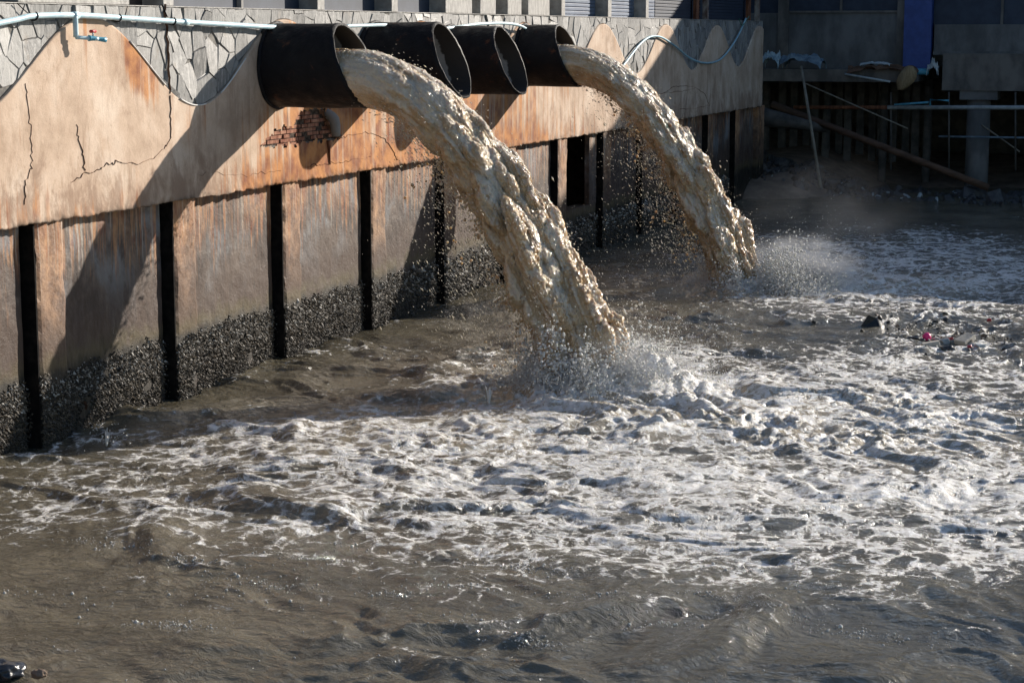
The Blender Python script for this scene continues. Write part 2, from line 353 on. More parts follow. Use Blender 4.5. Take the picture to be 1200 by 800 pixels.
def height(x, y, parts=False):
    t = turbf(x, y)
    wx = fbm(x*.35, y*.35, 1.2, 3)*1.1; wy = fbm(x*.35, y*.35, 7.7, 3)*1.1
    X, Y = x+wx, y+wy
    damp = sst(46, 34, y)*.75+.25
    h = .055*fbm(X*.45, Y*.6, .3, 2)
    r = 1-np.abs(fbm(X*.85, Y*1.1, 2.2, 3, .5))*1.9                      # rounded crests running with the flow
    r2 = 1-np.abs(pn(X*2.3, Y*2.7, 5.5))*2
    sw = sst(.1, .55, pn(X*.30+3, Y*.34, 8.1)+.4)
    crest = np.clip(r, 0, 1)**3*sw
    mound = np.clip(pn(X*.75, Y*.95, 9.9)-.05, 0, 1)
    h = h+(.16*mound*(.3+.7*sw)+.03*crest+.012*np.clip(r2, -1, 1)*(.4+.6*sw)+.045*pn(X*1.0, Y*1.5, 3.3)+.018*pn(X*2.2, Y*3.4, 4.1))*damp
    b = np.abs(pn(X*1.5, Y*1.5, 3.3)); b2 = np.abs(pn(X*3.4, Y*3.4, 4.4)); b3 = np.abs(pn(X*7.5, Y*7.5, 1.4))
    h = h+t*(.15*(b-.22)+.105*(b2-.2)+.07*(b3-.2))+.012*t
    h = h+.020*(.55+t)*fbm(X*3.2, Y*4.2, 6.6, 4, .6)*damp+.010*foamf(x, y)*(np.abs(pn(x*4.5, y*5.5, 2.2))+.5*np.abs(pn(x*10, y*11, 3.1)))
    h = h+.20*np.exp(-((x-5.35)/.65)**2-((y-23.9)/.6)**2)*(1+.9*pn(x*3, y*3, 8.8)+.5*np.abs(pn(x*8, y*8, 1.8)))
    for cx, cy in IMP:
        d = np.hypot(x-cx-.35, y-cy+.1); h = h+.12*np.exp(-(d/.8)**2)
    if parts: return h, crest, t
    return h
xs = np.concatenate([-np.geomspace(400, .4, 14), np.arange(-.2, 13.0, .027), 13+np.geomspace(.1, 900, 22)])
ys = [9.0]
while ys[-1] < 60: ys.append(ys[-1]+max(.022, .00125*ys[-1]*1.15))
ys = np.concatenate([9-np.geomspace(120, .1, 16), ys, ys[-1]+np.geomspace(.2, 1500, 20)])
GX, GY = np.meshgrid(xs, ys); gx, gy = GX.ravel(), GY.ravel()
near = (gx > -1) & (gx < 14) & (gy > 8) & (gy < 61)
gz = np.zeros_like(gx); cr = np.zeros_like(gx); tb = np.zeros_like(gx); fo = np.zeros_like(gx)
gz[near], cr[near], tb[near] = height(gx[near], gy[near], True); fo[near] = foamf(gx[near], gy[near])
fo = fo+.07*near*(gy < 40)
fo = fo+.10*np.exp(-np.abs(gx-.1)/.25)*(gy > 14)*(gy < 50)
far_calm = sst(50, 42, gy); fo *= np.where(gy > 42, far_calm, 1)
sea = npmesh('sea_water', np.stack([gx, gy, gz], 1), grid_faces(len(ys), len(xs)), MSEA)
vattr(sea, 'foam', fo); vattr(sea, 'turb', tb); vattr(sea, 'crest', cr*.8+np.clip(tb, 0, 1)*np.clip(gz*5, 0, 1))
tag(sea, 'turbulent murky brown sea water streaked with white foam', None, kind='structure')
box('seabed', (-400, -120, -3.2), (900, 1500, -3.0), MSAND)['kind'] = 'structure'

# bubbles on the foreground water
def bubbles():
    cen = [gndp(*c) for c in [(230, 660), (300, 680), (360, 655), (250, 700), (470, 700), (540, 730), (620, 750), (330, 690), (130, 640), (690, 700), (520, 690), (850, 700), (900, 720), (960, 690), (600, 660), (420, 640), (1010, 740), (200, 740), (760, 730), (380, 655), (860, 665), (1080, 680), (60, 700)]]
    P = []
    for c in cen:
        n = RNG.integers(40, 150); d = RNG.normal(size=(n, 2))*np.array([.34, .10])*RNG.uniform(.5, 1.3); P.append(np.c_[c[0]+d[:, 0], c[1]+d[:, 1]])
    P.append(np.c_[RNG.uniform(1, 11, 500), RNG.uniform(11.5, 20, 500)])
    P = np.concatenate(P); P = P[P[:, 0] > .1]; r = RNG.gamma(1.5, .0024, len(P))+.002
    z = height(P[:, 0], P[:, 1])
    return scatter('water_bubbles', ICOV, ICOF, np.c_[P, z+r*.1], r, MBUB)
MB = Mat('bubble_film', (.46, .44, .40), .03, 1.0); MBUB = MB.m
tag(bubbles(), 'small glinting bubbles floating on the brown foreground water', 'bubbles', kind='stuff')

# ------------------------------------------------------------------ retaining wall
wall = thing('retaining_wall', 'long stained retaining wall with wavy stone top above barnacled concrete bays', 'wall', (0, 14, 0))
wall.location = (0, 0, 0)
YA, YB, ZB, ZT = 6.0, 54.4, 2.46, 4.80
def curve(y): return 4.135+.535*np.cos(2*np.pi*(y-19.36)/4.94)
box('upper_core', (-.7, YA, 2.50), (0, YB, ZT-.004), MMOR, wall)
box('lower_core', (-1.5, YA, -2.5), (-.75, YB, 2.48), MDARK, wall)
# plaster band
HOLE = [wallp(*a) for a in [(300, 172), (305, 165), (314, 157), (322, 152), (338, 148), (344, 140), (350, 133), (358, 128), (376, 127), (384, 133), (389, 148), (397, 161), (388, 163), (362, 166), (330, 171)]]
HP = np.array([(p[1], p[2]) for p in HOLE])
def inpoly(y, z, P):
    r = np.zeros(y.shape, bool); n = len(P)
    for i in range(n):
        a, b = P[i], P[(i+1) % n]
        c = ((a[1] > z) != (b[1] > z)) & (y < (b[0]-a[0])*(z-a[1])/(b[1]-a[1]+1e-12)+a[0]); r ^= c
    return r
py = np.concatenate([np.arange(YA, 16.5, .12), np.arange(16.5, 29, .028), np.arange(29, YB, .06), [YB]])
nz = 84; tz = np.linspace(0, 1, nz)
PY = py[:, None]+0*tz[None]; zb = ZB+.016*fbm(py*2.7, 0*py, .5, 5, .75)[:, None]
ZBOT = np.interp(py, py, zb[:, 0])
PZ = zb+(curve(py)[:, None]-zb)*tz[None]
PX = .045+.007*fbm(PY*.5, PZ*.5, 0, 3)+.0022*fbm(PY*6, PZ*6, 2, 3)
edge = np.exp(-(PZ-zb)/.05); PX = PX+edge*(.006+.028*fbm(PY*7, PZ*7, 5, 4, .7))
v = np.stack([PX, PY, PZ], -1).reshape(-1, 3); F = grid_faces(len(py), nz)
cy = v[F].mean(1); jag = fbm(cy[:, 1]*7, cy[:, 2]*9, 1, 3)*.06; jg2 = fbm(cy[:, 1]*7, cy[:, 2]*9, 11, 3)*.06
F = F[~inpoly(cy[:, 1]+jag, cy[:, 2]+jg2, HP)]
# underside and top returns
nv = len(v); bot = np.arange(len(py))*nz; top = bot+nz-1
vb = v[bot].copy(); vb[:, 0] = -.75; vb[:, 2] += .01; vt = v[top].copy(); vt[:, 0] = .0
v = np.concatenate([v, vb, vt]); i = np.arange(len(py)-1)
F = np.concatenate([F, np.stack([bot[:-1], bot[1:], nv+i+1, nv+i], 1), np.stack([top[:-1], nv+len(py)+i, nv+len(py)+i+1, top[1:]], 1)])
pl = npmesh('plaster_band', v, F[:, ::-1], MP, wall)
y_, z_ = v[:, 1], v[:, 2]; dcur = curve(y_)-z_
rust = .55*sst(.9, 0, dcur)*(np.sin(2*np.pi*(y_-19.36)/4.94+.0) > -.2)*sst(-.3, .4, fbm(y_*1.1, 0*y_, 3, 3))
rust += .9*np.exp(-((y_-25.2)/1.9)**2)*sst(3.9, 3.3, z_)+.6*np.exp(-((y_-30)/3.5)**2)+.35*np.exp(-((y_-34)/3)**2)
rust += .42*sst(3.05, 2.5, z_)*(.6+fbm(y_*.9, z_, 6, 3))+.9*np.exp(-((y_-20.4)/.35)**2)*sst(.75, .1, dcur)+.5*np.exp(-((y_-17.4)/.2)**2)
rust *= sst(44, 36, y_)*.9+.1
vattr(pl, 'rust', np.clip(rust, 0, .8)); vattr(pl, 'grime', np.clip(.85*np.exp(-(z_-2.46)/.035)*(.6+fbm(y_*5, z_*5, 0, 3)), 0, 1))
# bead along the curve, where it survives
bd = []
for a, b in ((20.2, 21.0), (21.35, 22.0), (22.4, 23.1)):
    ps = [(.05, y, float(curve(np.array(y)))+.006) for y in np.linspace(a, b, 14)]; tube('white_bead', ps, .010, MWHT, wall, 6, 1)
MCRK = simple('crack_stain', (.08, .04, .025), (.26, .15, .10), 5, .9, .1, 0)
# cracks, thin dark grooves
def crack(px, w=.012, n=5):
    P = np.array([wallp(*a, .052) for a in px]); Q = []
    for a, b in zip(P[:-1], P[1:]):
        for k in range(n): Q.append(a+(b-a)*k/n)
    Q.append(P[-1]); Q = np.array(Q); Q[1:-1, 1] += RNG.normal(0, .014, len(Q)-2); Q[1:-1, 2] += RNG.normal(0, .014, len(Q)-2)
    T = np.gradient(Q, axis=0); N = np.c_[0*T[:, 0], -T[:, 2], T[:, 1]]; N /= np.linalg.norm(N, axis=1)[:, None]
    wd = (w*RNG.uniform(.35, 1.3, len(Q)))[:, None]*.5; A = Q-N*wd; B = Q+N*wd
    A[:, 0] -= .0; M_ = Q.copy(); M_[:, 0] += .0008
    V = np.concatenate([A-[.03, 0, 0], M_, B-[.03, 0, 0]]); m = len(Q); f = []
    for i in range(m-1): f += [(i, i+1, m+i+1, m+i), (m+i, m+i+1, 2*m+i+1, 2*m+i)]
    pymesh('crack', V, f, MCRK, wall)
crack([(200, 112), (201, 140), (200, 163), (193, 176), (180, 186), (160, 192), (150, 190), (137, 189), (128, 193), (118, 199), (100, 204), (84, 214)], .008)
crack([(30, 98), (33, 120), (36, 150), (37, 180), (38, 198), (30, 215), (29, 240)], .004); crack([(90, 146), (93, 165), (98, 185), (101, 200)], .003)
crack([(403, 160), (415, 158), (432, 156), (445, 159), (455, 168), (462, 180), (467, 187)], .035)
crack([(376, 128), (382, 136), (388, 150), (393, 160), (402, 162)], .03)
crack([(360, 195), (375, 193), (385, 192), (400, 191), (415, 187), (430, 185), (436, 183)], .02); crack([(233, 205), (255, 203), (290, 206), (306, 203), (330, 200)], .012)
crack([(195, 5), (196, 30), (198, 60), (200, 85), (200, 110)], .007)
crack([(735, 114), (755, 110), (778, 109), (800, 107), (815, 103)], .04); crack([(778, 109), (790, 102), (803, 100), (815, 103), (826, 110), (832, 124)], .05); crack([(797, 128), (815, 127), (832, 124)], .04)
crack([(100, 470), (102, 480)], .01)
# dark drip under the broken plaster
# exposed bricks
bw, bh = .195, .058
zz = HP[:, 1].min()-.02; row = 0
mesh_brick = None
while zz < HP[:, 1].max():
    yy = HP[:, 0].min()-.2+(row % 2)*.1
    while yy < HP[:, 0].max()+.1:
        if inpoly(np.array([yy+bw/2]), np.array([zz+bh/2]), HP)[0] or (inpoly(np.array([yy]), np.array([zz+bh/2]), HP)[0]):
            if RNG.random() > .16:
                d = RNG.uniform(.004, .030)
                if mesh_brick is None:
                    mesh_brick = box('brick', (-.03, .008, .006), (.0, bw-.008, bh-.006), MBRICK, wall, .003); mesh_brick.location = (d, yy, zz)
                else:
                    c = mesh_brick.copy(); link(c); c.parent = wall; c.location = (d, yy, zz)
        yy += bw
    zz += bh; row += 1
box('hole_back', (.0005, HP[:, 0].min()+.02, HP[:, 1].min()+.02), (.003, HP[:, 0].max()-.02, HP[:, 1].max()-.02), simple('brick_hole_shade', (.03, .022, .018), (.12, .09, .07), 20, .9, .1, 0), wall)  # dark sheet, the shade in hollow and missing bricks put in as colour
# concrete stub, like a broken bracket below the first pipe
p = wallp(381, 145); sb = []
tube('concrete_stub', [(.0, p[1], p[2]+.16), (.14, p[1]+.0, p[2]+.06), (.17, p[1], p[2]-.18)], [.07, .08, .06], MCON, wall, 9, 3)
tube('rust_streak_rod', [wallp(384, 165, .055), wallp(386, 178, .06), wallp(387, 193, .055)], [.03, .018, .008], MRUST, wall, 6, 2)
# crazy paving stones
def clip(poly, n, d):
    out = []
    for i in range(len(poly)):
        a, b = poly[i], poly[(i+1) % len(poly)]; da, db = a@n-d, b@n-d
        if da <= 0: out.append(a)
        if (da < 0) != (db < 0) and abs(da-db) > 1e-12: out.append(a+(b-a)*(da/(da-db)))
    return out
sy = [15.6]
while sy[-1] < YB: sy.append(sy[-1]+(.30 if sy[-1] < 29 else .42))
seeds = []
for a in sy:
    for k, b in enumerate(np.arange(3.45, 4.9, .33)):
        seeds.append((a+RNG.uniform(-.17, .17), b+RNG.uniform(-.19, .19)))
SC = np.array([1.0, .78]); seeds = np.array(seeds)*SC; cnt = 0
for s in seeds:
    y0, z0 = s/SC
    if curve(np.array(y0)) > z0+.38: continue
    pol = [np.array(q) for q in ((s[0]-1, 0), (s[0]+1, 0), (s[0]+1, 6), (s[0]-1, 6))]
    for o_ in seeds[np.hypot(*(seeds-s).T) < 1.1]:
        if (o_ == s).all(): continue
        nrm = o_-s; pol = clip(pol, nrm, (o_+s)/2@nrm)
        if len(pol) < 3: break
    if len(pol) < 3: continue
    pol = [q/SC for q in pol]
    pol = clip(pol, np.array([0, 1.0]), ZT); pol = clip(pol, np.array([1.0, 0]), YB-.01); pol = clip(pol, np.array([-1.0, 0]), -15.4)
    if len(pol) < 3: continue
    P = np.array(pol); c = P.mean(0); P = c+(P-c)*(1-.0035/np.maximum(np.linalg.norm(P-c, axis=1), .05))[:, None]
    Q = []
    for a, b in zip(P, np.roll(P, -1, 0)):
        n = max(2, int(np.linalg.norm(b-a)/.05))
        for k in range(n): Q.append(a+(b-a)*k/n)
    Q = np.array(Q); Q += fbm(Q[:, 0:1]*9, Q[:, 1:2]*9, [[1.0, 5.0]], 2)*.008
    cu = curve(Q[:, 0])+.012
    if (Q[:, 1] < cu).all(): continue
    Q[:, 1] = np.maximum(Q[:, 1], cu)
    ar = abs(.5*np.sum(Q[:, 0]*np.roll(Q[:, 1], -1)-Q[:, 1]*np.roll(Q[:, 0], -1)))
    if ar < .008: continue
    c = Q.mean(0); th = RNG.uniform(.012, .026); m = len(Q); dn = np.linalg.norm(Q-c, axis=1)
    I = c+(Q-c)*(1-.008/np.maximum(dn, .04))[:, None]; tl = RNG.normal(0, .05, 2)
    V = [(-.01, q[0], q[1]) for q in Q]+[(th-.012, q[0], q[1]) for q in Q]+[(th+(q-c)@tl, q[0], q[1]) for q in I]
    f = [tuple(2*m+k for k in range(m))]
    for k in range(m):
        l = (k+1) % m; f += [(k, l, m+l, m+k), (m+k, m+l, 2*m+l, 2*m+k)]
    pymesh('facing_stone', V, f, MS, wall); cnt += 1
print('stones', cnt)
# bays: pilasters and recessed panels
def slabmesh(name, x, y0, y1, z0, z1, d, mat, step=.05, amp=.006, seed=0):
    ny = max(3, int((y1-y0)/step)); nzz = max(3, int((z1-z0)/step)); Y, Z = np.meshgrid(np.linspace(y0, y1, ny), np.linspace(z0, z1, nzz), indexing='ij')
    X = x+amp*fbm(Y*2, Z*2, seed, 4)+amp*.7*fbm(Y*9, Z*5, seed+3, 3)
    by = np.minimum(Y-y0, y1-Y)
    X = X-.02*np.exp(-by/.02)*(1+fbm(Y*5, Z*5, seed, 2)) if mat is MPL else X
    Y = Y+.016*fbm(Z*3.5, Z*0, seed+9, 4, .7)*(1 if mat is MPL else 0)
    V = np.stack([X, Y, Z], -1).reshape(-1, 3); f = grid_faces(ny, nzz)[:, ::-1]
    o = np.arange(ny*nzz).reshape(ny, nzz); ring = np.concatenate([o[:, 0], o[-1, 1:], o[-2::-1, -1], o[0, -2:0:-1]])
    B = V[ring].copy(); B[:, 0] = x-d; n = len(V); m = len(ring); k = np.arange(m); l = (k+1) % m
    f = np.concatenate([f, np.stack([ring[k], ring[l], n+l, n+k], 1)])
    return npmesh(name, np.concatenate([V, B]), f, mat, wall, False if mat is MPL else False)
DP = .135; pk = [18.19+3.02*k for k in range(-4, 13)]
for k, y0 in enumerate(pk):
    slabmesh('pilaster', 0.0, y0, y0+.56, -1.0, 2.47, .6, MPL, seed=k*3.1)
    box('side_shade_strip', (-.62, y0-.03, -1.1), (-.012, y0-.002, 2.455), MBLK, wall)  # black strip over the pilaster's near side face, its shade put in as colour
    a, b = y0+.56, y0+3.02-.12
    box('slot_shade_back', (-.74, b-.02, -1.2), (-.62, b+.19, 2.47), MBLK, wall)  # black back of an added slot, put in to keep the shaded strip dark
    if b > YB: b = YB
    if a >= b-.1: continue
    if abs(y0-36.31) < .5:
        slabmesh('panel', -DP, a, b, -1.0, .62, .5, MPN, seed=k); slabmesh('panel', -DP, a, b, .622, .98, .3, MPN, seed=k+40)
        slabmesh('opening_jamb', -DP+.01, b-.50, b, .982, 2.47, .10, MPN, seed=k+50)
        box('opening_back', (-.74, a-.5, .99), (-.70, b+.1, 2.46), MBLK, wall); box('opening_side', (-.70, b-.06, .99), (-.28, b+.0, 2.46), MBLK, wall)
    else: slabmesh('panel', -DP, a, b, -1.0, 2.47, .4, MPN, seed=k*1.7)
slabmesh('pilaster', .0, YB-.25, YB, -1, 2.47, .6, MPL, seed=77)
# barnacle crust
def barn():
    P = []; SC_ = []; C_ = []
    for k, y0 in enumerate(pk):
        if y0 < 14 or y0 > 50: continue
        for (a, b, x, den) in ((y0, y0+.56, .004, 1), (y0+.56, y0+2.9, -DP+.004, 1)):
            dens = int(7000*(b-a)*(1 if y0 < 26 else .5 if y0 < 33 else .3))
            y = RNG.uniform(a, b, dens); z = 1.0-1.05*RNG.beta(1.1, 1.0, dens)
            tp = .73+.10*fbm(y*2, 0*y, 3, 3)+.03*RNG.normal(size=dens); ok = (z < tp) & (fbm(y*2.2, z*3, 4, 3) > -.62+RNG.uniform(-.1, .1, dens))
            y, z = y[ok], z[ok]; P.append(np.c_[np.full(len(y), x), y, z]); 
        dz = RNG.uniform(0, .72, 260); P.append(np.c_[RNG.uniform(-.4, -.1, 260), RNG.uniform(y0-.12, y0-.03, 260), dz])
        dens = 330; z = RNG.uniform(0, .8, dens); P.append(np.c_[RNG.uniform(-DP, 0, dens), np.full(dens, y0-.003), z])
    P = np.concatenate(P); n = len(P); a = RNG.uniform(0, 6.28, n)
    cone = np.array([(0, .8, .0), (0, .25, .76), (0, -.65, .47), (0, -.65, -.47), (0, .25, -.76), (1.3, .1, .0)]); cf = [(0, 1, 5), (1, 2, 5), (2, 3, 5), (3, 4, 5), (4, 0, 5)]
    s = (RNG.gamma(3, .0024, n)+.003)*np.where(P[:, 1] > 29, 1.5, 1)
    R = np.zeros((n, 3, 3)); ca, sa = np.cos(a), np.sin(a); tl = RNG.normal(0, .45, n); tz2 = RNG.normal(-.2, .45, n)
    R[:, 0, 0] = 1; R[:, 1, 1] = ca; R[:, 1, 2] = -sa; R[:, 2, 1] = sa; R[:, 2, 2] = ca; R[:, 1, 0] = tl; R[:, 2, 0] = tz2
    o = scatter('barnacle_crust', cone, cf, P, np.c_[s*RNG.uniform(.6, 1.5, n), s, s*RNG.uniform(.8, 2, n)], MBARN, wall, R, False)
    vattr(o, 'tone', np.repeat(RNG.random(n)**1.7*(.55+.45*sst(.1, .6, P[:, 2])), 6)); o['kind'] = 'stuff'
M = Mat('barnacles', rough=.6); M.col(M.ramp(M.attr('tone'), [(.0, (.016, .014, .011)), (.35, (.055, .040, .022)), (.62, (.12, .09, .055)), (.85, (.42, .40, .36))])); MBARN = M.m
barn()

# ------------------------------------------------------------------ building above the wall
bld = thing('waterfront_building', 'building on the wall with stone clad piers and dark navy openings', 'building')
ED = [(6, 9.0, 's'), (9.0, 13, 'n'), (13, 15.5, 's'), (15.5, 18.0, 'n'), (18.0, 20.27, 's'), (20.27, 21.06, 'b'), (21.06, 21.31, 's'), (21.31, 25.39, 'n'), (25.39, 25.62, 's'), (25.62, 28.05, 'n'), (28.05, 28.29, 's'), (28.29, 30.3, 'n'),
      (30.3, 31.52, 's'), (31.52, 31.93, 'g'), (31.93, 32.7, 's'), (32.7, 33.32, 'n'), (33.32, 34.06, 's'), (34.06, 34.44, 'g'), (34.44, 35.67, 's'), (35.67, 36.4, 'n'), (36.4, 36.62, 's'), (36.62, 39.5, 'g'),
      (39.5, 39.75, 's'), (39.75, 42.4, 'g'), (42.4, 42.62, 's'), (42.62, 44.1, 'g'), (44.1, 47.45, 'd'), (47.45, 48.3, 'r'), (48.3, 53.2, 'd'), (53.2, 54.2, 'r')]
MSTB = simple('pier_stone', (.22, .21, .195), (.40, .385, .355), 5, .48, .7, .012, 0, (1, 3, 1), 8)
box('roof_slab', (-9, 5.8, 7.6), (.25, 54.6, 8.0), MCON, bld); box('lintel_wall', (-.6, 6, 6.4), (.0, 54.39, 7.598), MCON, bld)
box('back_wall', (-9, 6, 4.9), (-8.7, 54.39, 7.598), MCON, bld); box('floor_slab', (-9, 6, 4.3), (-.72, 54.39, 4.79), MCON, bld)
for a, b, k in ED:
    if k == 's': box('stone_pier', (-.30, a, ZT+.012), (.018, b, 6.398), MSTB, bld, .006)
    elif k == 'r':
        box('steel_post', (-.20, a, ZT+.012), (-.12, a+.30, 6.398), MRUST, bld); box('steel_post', (-.14, b-.16, ZT+.012), (-.02, b, 6.398), simple('peeling_white_steel', (.10, .05, .035), (.34, .31, .28), 7, .7, .3, .01, 0, (1, 1, .5)), bld)
        box('dark_panel', (-.34, a+.3, ZT+.012), (-.30, b-.16, 6.398), MNAVY, bld)
    else:
        m = {'n': MNAVY, 'b': simple('brown_panel', (.03, .022, .02), (.07, .05, .04), 4), 'g': MSLATE, 'd': MNAVY}[k]
        box('window_panel', (-.36, a+.002, ZT+.012), (-.27, b-.002, 6.398), m, bld)
        if k in 'gd' and b-a > 1:
            z = 4.86
            while z < 5.6:
                box('shutter_slat', (-.268, a+.03, z), (-.25, b-.03, z+.055), m, bld, .004); z += .075
box('sill_strip', (-.30, 6, ZT), (.03, YB-.002, ZT+.010), MSTB, bld)
box('window_mullion', (-.268, 23.5, ZT+.012), (-.20, 23.56, 6.39), MCON, bld)

# ------------------------------------------------------------------ outfall pipes
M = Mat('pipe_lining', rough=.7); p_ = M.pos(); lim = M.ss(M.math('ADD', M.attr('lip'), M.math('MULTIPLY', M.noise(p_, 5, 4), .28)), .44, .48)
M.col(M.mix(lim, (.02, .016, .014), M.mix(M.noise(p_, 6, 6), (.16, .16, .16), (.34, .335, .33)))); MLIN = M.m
def pipe(y, z, xt, label, r=.555):
    t = thing('outfall_pipe', label, 'pipe', (0, y, z), 'black outfall pipes in the retaining wall')
    n = 72; A = np.linspace(0, 2*np.pi, n, endpoint=False); cy_, cz_ = np.cos(A), np.sin(A)
    sk = RNG.uniform(0, 90); end = xt-.21*cz_+.014*fbm(cy_*2.5, cz_*2.5, sk, 4)
    L = 26; V = []
    for i in range(L):
        s = i/(L-1); rr = r*(1+.016*fbm(cy_*1.6, cz_*1.6, sk+s*2.5, 4)+.012*np.exp(-((s-.97)/.02)**2))
        V.append(np.stack([-.3+(end+.3)*s, rr*cy_, rr*cz_], 1))
    V.append(np.stack([end-.002, (r-.026)*cy_, (r-.026)*cz_], 1))
    npmesh('pipe_shell', np.concatenate(V), grid_faces(L+1, n, True), MPIPE, t)
    V = []; lip = []
    for i in range(L):
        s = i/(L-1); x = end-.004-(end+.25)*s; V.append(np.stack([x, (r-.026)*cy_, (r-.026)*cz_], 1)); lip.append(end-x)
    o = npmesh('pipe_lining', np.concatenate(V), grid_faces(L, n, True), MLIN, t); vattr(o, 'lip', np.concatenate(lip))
    c = [( -.24, (r-.01)*a, (r-.01)*b) for a, b in zip(cy_, cz_)]; pymesh('pipe_back', c, [tuple(range(n))], MBLK, t)
    # collar where it meets the wall
    V = []
    for xx, rr in ((.0, r+.005), (.075, r+.035), (.085, r+.02), (.09, r+.003)): V.append(np.stack([xx+.01*fbm(cy_*2, cz_*2, sk, 2), (rr+.01*fbm(cy_*3, cz_*3, sk+5, 2))*cy_, (rr)*cz_], 1))
    npmesh('pipe_collar', np.concatenate(V), grid_faces(4, n, True), MPIPE, t)
    return t
PIPES = [(24.0, 4.06, 1.22, 'nearest black pipe, pouring the larger brown stream'), (27.3, 4.09, 1.30, 'dry black pipe directly beyond the nearest flowing pipe'),
         (30.4, 4.05, 1.12, 'dry black pipe next to the farthest pipe, grey inside'), (34.12, 4.08, .93, 'farthest black pipe, pouring the slimmer stream by the hose')]
for a in PIPES: pipe(*a)

# ------------------------------------------------------------------ jets of water
def blobmesh(name, pos, rad, vox, mat, parent=None, thr=.1):
    me = bpy.data.meshes.new('pts'); me.vertices.add(len(pos)); me.vertices.foreach_set('co', np.asarray(pos, np.float32).ravel())
    at = me.attributes.new('rad', 'FLOAT', 'POINT'); at.data.foreach_set('value', np.asarray(rad, np.float32))
    o = bpy.data.objects.new('pts', me); S.collection.objects.link(o)
    g = bpy.data.node_groups.new('blob', 'GeometryNodeTree')
    g.interface.new_socket('Geometry', in_out='INPUT', socket_type='NodeSocketGeometry'); g.interface.new_socket('Geometry', in_out='OUTPUT', socket_type='NodeSocketGeometry')
    N = g.nodes; gi = N.new('NodeGroupInput'); go = N.new('NodeGroupOutput'); mp_ = N.new('GeometryNodeMeshToPoints'); pv = N.new('GeometryNodePointsToVolume'); vm = N.new('GeometryNodeVolumeToMesh'); na = N.new('GeometryNodeInputNamedAttribute')
    na.data_type = 'FLOAT'; na.inputs['Name'].default_value = 'rad'
    pv.resolution_mode = 'VOXEL_SIZE'; pv.inputs['Voxel Size'].default_value = vox; vm.inputs['Threshold'].default_value = thr
    L = g.links.new; L(gi.outputs[0], mp_.inputs['Mesh']); L(na.outputs['Attribute'], mp_.inputs['Radius']); L(na.outputs['Attribute'], pv.inputs['Radius'])
    L(mp_.outputs[0], pv.inputs['Points']); L(pv.outputs[0], vm.inputs['Volume']); L(vm.outputs[0], go.inputs[0])
    md = o.modifiers.new('g', 'NODES'); md.node_group = g
    dg = bpy.context.evaluated_depsgraph_get(); ev = o.evaluated_get(dg); m2 = bpy.data.meshes.new_from_object(ev, depsgraph=dg)
    bpy.data.objects.remove(o); bpy.data.meshes.remove(me); m2.name = name; m2.materials.clear(); m2.materials.append(mat)
    r = bpy.data.objects.new(name, m2); link(r, parent)
    n = len(m2.vertices); co = np.empty(n*3, np.float32); m2.vertices.foreach_get('co', co); co = co.reshape(-1, 3).astype(float)
    nr = np.empty(n*3, np.float32); m2.vertices.foreach_get('normal', nr); nr = nr.reshape(-1, 3)
    m2.polygons.foreach_set('use_smooth', [True]*len(m2.polygons))
    return r, co, nr
